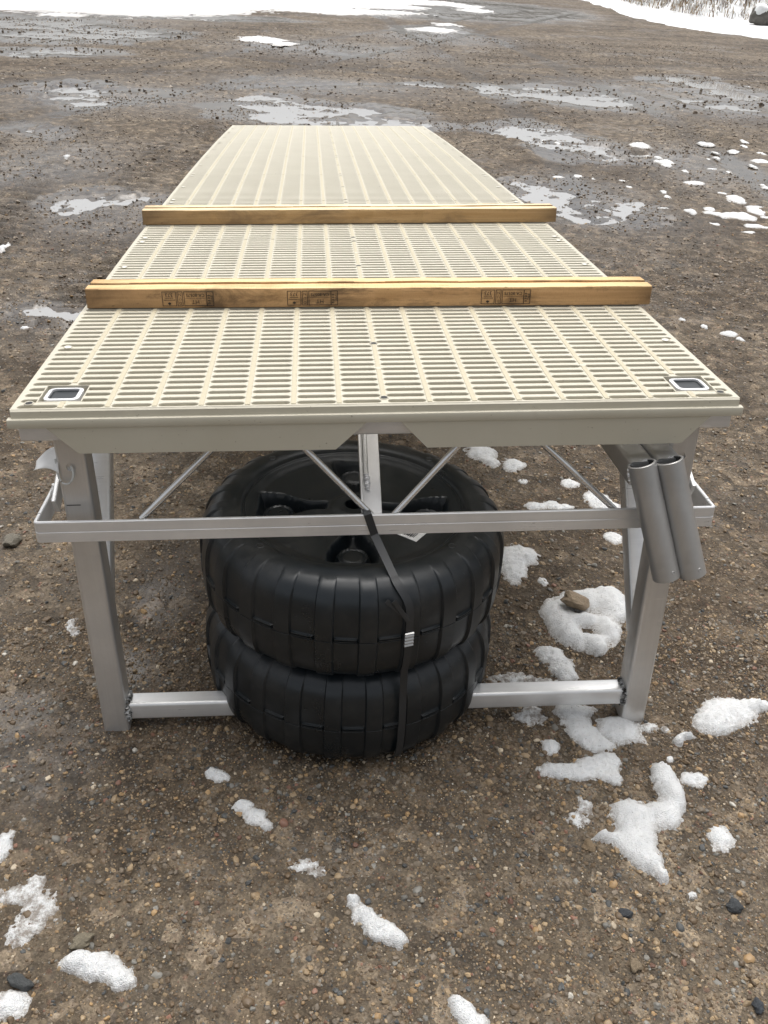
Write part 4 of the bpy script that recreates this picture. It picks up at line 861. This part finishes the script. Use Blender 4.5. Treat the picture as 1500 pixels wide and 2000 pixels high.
def text_polys(body, size, x, y, align='CENTER', rot=0, sx=1.0):
    cu = bpy.data.curves.new('lettering', 'FONT'); cu.body = body; cu.size = size; cu.align_x = align; cu.align_y = 'CENTER'; cu.resolution_u = 2
    ob = bpy.data.objects.new('lettering', cu); COL.objects.link(ob)
    dg = bpy.context.evaluated_depsgraph_get(); dg.update(); me = bpy.data.meshes.new_from_object(ob.evaluated_get(dg))
    V = [(v.co.x*sx, v.co.y) for v in me.vertices]; F = [tuple(p.vertices) for p in me.polygons]
    bpy.data.objects.remove(ob); bpy.data.curves.remove(cu); bpy.data.meshes.remove(me)
    c, s = math.cos(rot), math.sin(rot)
    return [(x + a*c - b*s, y + a*s + b*c) for a, b in V], F
def stamp(parent, xc, zc, W=.114, H=.0315, y=-.0016):
    m = MB()
    def P(x, z): return (xc - x, y, zc - z)          # printed upside down on the timber
    def put(V, F): m.add([P(a, b) for a, b in V], F)
    def rect(x0, x1, z0, z1): put([(x0, z0), (x1, z0), (x1, z1), (x0, z1)], [(0, 1, 2, 3)])
    def frame(x0, x1, t=.0012):
        rect(x0, x1, -H/2, -H/2+t); rect(x0, x1, H/2-t, H/2); rect(x0, x0+t, -H/2+t, H/2-t); rect(x1-t, x1, -H/2+t, H/2-t)
    w = W; x = -w/2
    frame(x, x+.135*w); put(*text_polys('IPPC', .0075, x+.040*w, 0, rot=math.pi/2))
    for k in range(4):      # little ear-of-grain mark
        zz = -.009+.0055*k; xx = x+.092*w; put([(xx, zz), (xx+.0028, zz+.0022), (xx+.0003, zz+.0042)], [(0, 1, 2)]); put([(xx-.0005, zz), (xx-.0032, zz+.0022), (xx-.0008, zz+.0042)], [(0, 1, 2)])
    x += .135*w-.0009; frame(x, x+.43*w); cx = x+.215*w
    put(*text_polys('HT', .0125, cx, .0068)); put(*text_polys('CA-80575', .0098, cx, -.0078, sx=.98))
    rect(cx-.19*w, cx+.19*w, -.0012, -.0006)
    x += .43*w+.012*w+.0009; frame(x, x+.105*w)
    for k, ch in enumerate('DUN'): put(*text_polys(ch, .0085, x+.0525*w, .0092-.0092*k))
    x += .105*w+.018*w; frame(x, x+.265*w); cx = x+.1325*w
    put(*text_polys('373', .0115, cx, -.0088))
    for k, (a, b) in enumerate(((-.10, .10), (-.075, .09))):
        xx = a*w
        while xx < b*w: rect(cx+xx, cx+xx+.0015, .0000-.0042*k+.0015, .0022-.0042*k+.0015); xx += .0027
    lf = [(0, -.004), (.001, -.001), (.0035, -.0015), (.0028, .0005), (.0045, .002), (.002, .0025), (0, .0055), (-.002, .0025), (-.0045, .002), (-.0028, .0005), (-.0035, -.0015), (-.001, -.001)]
    put([(cx+a, .0095+b*.8) for a, b in lf], [tuple(range(12))])
    me = bpy.data.meshes.new('ink_stamp'); me.from_pydata(m.v, [], m.f); me.update()
    return link('ink_stamp', me, M['ink'], parent)
for xc in (.213, .481, .906): stamp(tb1, xc, .0195)

# ------------------------------------------------------------------ black roll-in wheels, one on the other
TE = 2/3.3
def tyre(phi):      # phi 90 = crest, 0 = equator (degrees)
    c, s = math.cos(math.radians(phi)), math.sin(math.radians(phi)); return .222+.087*abs(c)**TE, .112*math.copysign(abs(s)**TE, s)
def phi_of(z): return math.copysign(math.degrees(math.asin(min(1, abs(z)/.112)**(1/TE))), z)
def wheel_mesh():
    UU = np.array([0, .08, .16, .24, .32, .375, .390, .405, .420, .44, .52, .60, .68, .76, .84, .92, .965, .98, .99])
    th = ((np.arange(24)[:, None] + UU[None, :])*2*np.pi/24).ravel(); NT_ = len(th)
    prof = []
    for r in (.018, .0185, .024, .028): prof.append((r, .060 if r < .0185 else .102, 'hub'))
    for r in np.linspace(.032, .212, 56): prof.append((r, .0985, 'disc'))
    for r, z in ((.2135, .0990), (.2150, .1005), (.2165, .1018), (.2185, .1005), (.2205, .1012), (.2230, .1065), (.2270, .1100)): prof.append((r, z, 'ring'))
    zeq = [.050, .042, .034, .026, .018, .0125, .0095, .0082, .0074, .0056, .0049, .0038, .0031, .0012, .0006, -.0004, -.0010, -.0022, -.0030, -.006, -.012, -.02, -.03, -.04, -.05]
    for ph in [p for p in np.linspace(87, 20, 26) if tyre(p)[1] > .053] + [phi_of(z) for z in zeq] + [p for p in np.linspace(-20, -90, 24) if tyre(p)[1] < -.053]: r, z = tyre(ph); prof.append((r, z, float(ph)))
    for r in (.215, .19, .12, .05, .018): prof.append((r, -.094, 'bottom'))
    R = np.array([p[0] for p in prof]); Zz = np.array([p[1] for p in prof])
    rr = np.repeat(R[:, None], NT_, 1); zz = np.repeat(Zz[:, None], NT_, 1); TH = np.repeat(th[None], len(prof), 0)
    xx, yy = rr*np.cos(TH), rr*np.sin(TH)
    for k, p in enumerate(prof):
        r = p[0]
        if p[2] == 'disc':
            z = np.full(NT_, .0985) - .004*sstep(.06, .13, np.array(r))*sstep(.212, .19, np.array(r)) + .004*sstep(.05, .035, np.array(r))
            for a in (-93, -3, 87, 177):
                ca, sa = math.cos(math.radians(a)), math.sin(math.radians(a))
                u = r*(np.cos(th)*ca + np.sin(th)*sa); v = r*(-np.cos(th)*sa + np.sin(th)*ca)
                hw = .016 + .034*sstep(.075, .165, u)
                du = np.minimum(u-.052, .194-u); dv = hw-np.abs(v)
                d = np.minimum(du, dv*1.0); near = (u > 0)
                pk = sstep(0, .014, d)*near
                pd = np.hypot(u-.150, v); boss = sstep(.036, .028, pd)
                groove = sstep(.005, .0, np.abs(pd-.024))*.004
                z = z - pk*(.036 - boss*.020 + groove)
            zz[k] = z
        elif not isinstance(p[2], str):
            ph = p[2]; amt = sstep(84, 58, np.array(abs(ph)))
            u = (th*24/(2*np.pi)) % 1.0                   # 0..0.42 raised band, rest recessed
            rec = sstep(.378, .418, u)*sstep(.999, .966, u)
            dr = -.0055*rec*amt
            zq = p[1]
            if -.0035 < zq < .009:
                ridge = 1.0 if (.0050 < zq < .0080 or -.0012 < zq < .0034) else .15
                ins = sstep(.419, .436, u)*sstep(.966, .945, u)
                dr = dr + ins*ridge*.0052
                if -.0005 < zq < .0007: dr = dr - .0014
            xx[k] = (r+dr)*np.cos(th); yy[k] = (r+dr)*np.sin(th)
    V = np.stack([xx, yy, zz], -1).reshape(-1, 3); n1 = len(prof)
    fs = []
    for a in range(n1-1):
        for b in range(NT_): b2 = (b+1) % NT_; fs.append((a*NT_+b, (a+1)*NT_+b, (a+1)*NT_+b2, a*NT_+b2))
    me = bpy.data.meshes.new('tyre_body'); me.from_pydata(V.tolist(), [], fs)
    bm = bmesh.new(); bm.from_mesh(me); bmesh.ops.recalc_face_normals(bm, faces=bm.faces); bm.to_mesh(me); bm.free()
    me.polygons.foreach_set('use_smooth', [True]*len(fs)); me.set_sharp_from_angle(angle=math.radians(42)); me.update(); me.materials.append(M['black']); return me
wm_ = wheel_mesh()
def wheel(lab, z, rot, dx=0, dy=0):
    w = empty('plastic_wheel', Matrix.Translation((WC[0]+dx, WC[1]+dy, z)) @ Matrix.Rotation(rot, 4, 'Z')); tag(w, lab, 'wheel', 'stacked black plastic wheels')
    link('tyre_body', wm_, None, w)
    for a in (-138, -43, 45, 134):
        r = .241; x, y = r*math.cos(math.radians(a)), r*math.sin(math.radians(a)); m = MB(); K = 18
        m.loft([[(x+q_*math.cos(2*math.pi*k/K), y+q_*math.sin(2*math.pi*k/K), zz_) for k in range(K)] for q_, zz_ in ((.0085, .1118), (.0068, .1128), (.0058, .1122))], True, False); m.build('drain_hole_rim', M['black'], w)
        m = MB(); m.rod((x, y, .110), (x, y, .1121), .0060, 16); m.build('drain_hole_shade', M['dark'], w)  # solid dark disc painted as the shade in the hole
    return w
wl_ = wheel('lower black plastic wheel resting on the wet gravel under the dock', .113, .07, -.002, .004)
wu = wheel('upper black plastic wheel with a barcode sticker, lying on the lower one', .113+.2235, 0.0)
# sticker on the disc of the upper wheel
st = MB(); sa = math.radians(-128)
def sp_(a, b, z=.0957): return (.104 + a*math.cos(sa) - b*math.sin(sa), -.088 + a*math.sin(sa) + b*math.cos(sa), z)
st.add([sp_(a, b, z) for z in (.0949, .0957) for a, b in ((-.024, -.031), (.024, -.031), (.024, .031), (-.024, .031))], [(0, 3, 2, 1), (4, 5, 6, 7), (0, 1, 5, 4), (1, 2, 6, 5), (2, 3, 7, 6), (3, 0, 4, 7)])
stk = st.build('barcode_sticker', M['white'], wu)
pr = MB(); xb = -.024
while xb < .020:
    wb = random.choice([.0006, .0006, .0012, .0018]); pr.add([sp_(a, b, .0961) for a, b in ((-.006, xb), (.016, xb), (.016, xb+wb), (-.006, xb+wb))], [(0, 1, 2, 3)]); xb += wb + random.choice([.0007, .0012])
V, F = text_polys('69241', .0125, 0, -.0145); pr.add([sp_(-b, a, .0961) for a, b in V], F)
pr.build('barcode_print', M['dark'], stk)

# ------------------------------------------------------------------ strap
sp = empty('strap', Matrix.Translation((0.04, -.14, .2))); tag(sp, 'black plastic strap with a crimped metal seal tying wheels to the front rail', 'strap')
O = Vector((0.04, -.14, .2)); pts = []
for p in ((-.032, .028, -.222), (-.031, .010, -.2068), (-.030, -.0005, -.2060), (-.029, -.0042, -.2085), (-.0165, -.0045, -.2500)):
    pts.append((d2w(*p), DOCK.to_3x3() @ Vector((.975, 0, .10 if p[1] < 0 else 0))))
def on_tyre(z0, phi, al, lift=.0022):
    r, z = tyre(phi); r += lift*max(.3, math.cos(math.radians(phi))); z += lift*math.sin(math.radians(phi)); a = math.radians(al)
    return (Vector((WC[0]+r*math.sin(a), WC[1]-r*math.cos(a), z0+z)), Vector((math.cos(a), math.sin(a), 0)))
zu, zl = .3365, .113
for i, ph in enumerate(list(np.linspace(74, 22, 18)) + [phi_of(z) for z in (.05, .03, .01, -.01, -.03, -.05)] + [-22, -34]): pts.append(on_tyre(zu, ph, 13.0+3.6*sstep(72, 20, np.array(ph))))
for i, ph in enumerate([20] + [phi_of(z) for z in (.05, .03, .01, -.01, -.03, -.05)] + list(np.linspace(-22, -54, 8))): pts.append(on_tyre(zl, ph, 16.4))
pts.append((Vector((.036, -.10, .004)), Vector((1, .2, 0))))
def ribbon(pts, w, th):
    m = MB(); rings = []
    for i, (p, s) in enumerate(pts):
        d = (pts[min(i+1, len(pts)-1)][0]-pts[max(i-1, 0)][0]).normalized(); s = (s - d*s.dot(d)).normalized(); n = s.cross(d)
        rings.append([p-O+s*(w/2*a)+n*(th/2*b) for a, b in ((-1, -1), (1, -1), (1, 1), (-1, 1))])
    m.loft(rings); return m
ribbon(pts, .0145, .0012).build('band', M['strap'], sp, 40)
seal = [on_tyre(zu, ph, 16.5, .0042 + .0010*math.cos(i*2*math.pi/6)) for i, ph in enumerate([phi_of(z) for z in np.linspace(.016, -.013, 25)])]
ribbon(seal, .0170, .0030).build('seal', M['seal'], sp, 30)
for p0, p1 in (((16.0, 14), (8.0, 38)), ((16.0, 11), (10.4, 37))):
    A, _ = on_tyre(zu, p0[1], p0[0], .004); B, _ = on_tyre(zu, p1[1], p1[0], .018)
    m = MB(); m.rtube(A-O, B-O, .0085, .0012, .0004, (0, -.8, .6)); m.build('loose_end', M['strap'], sp)
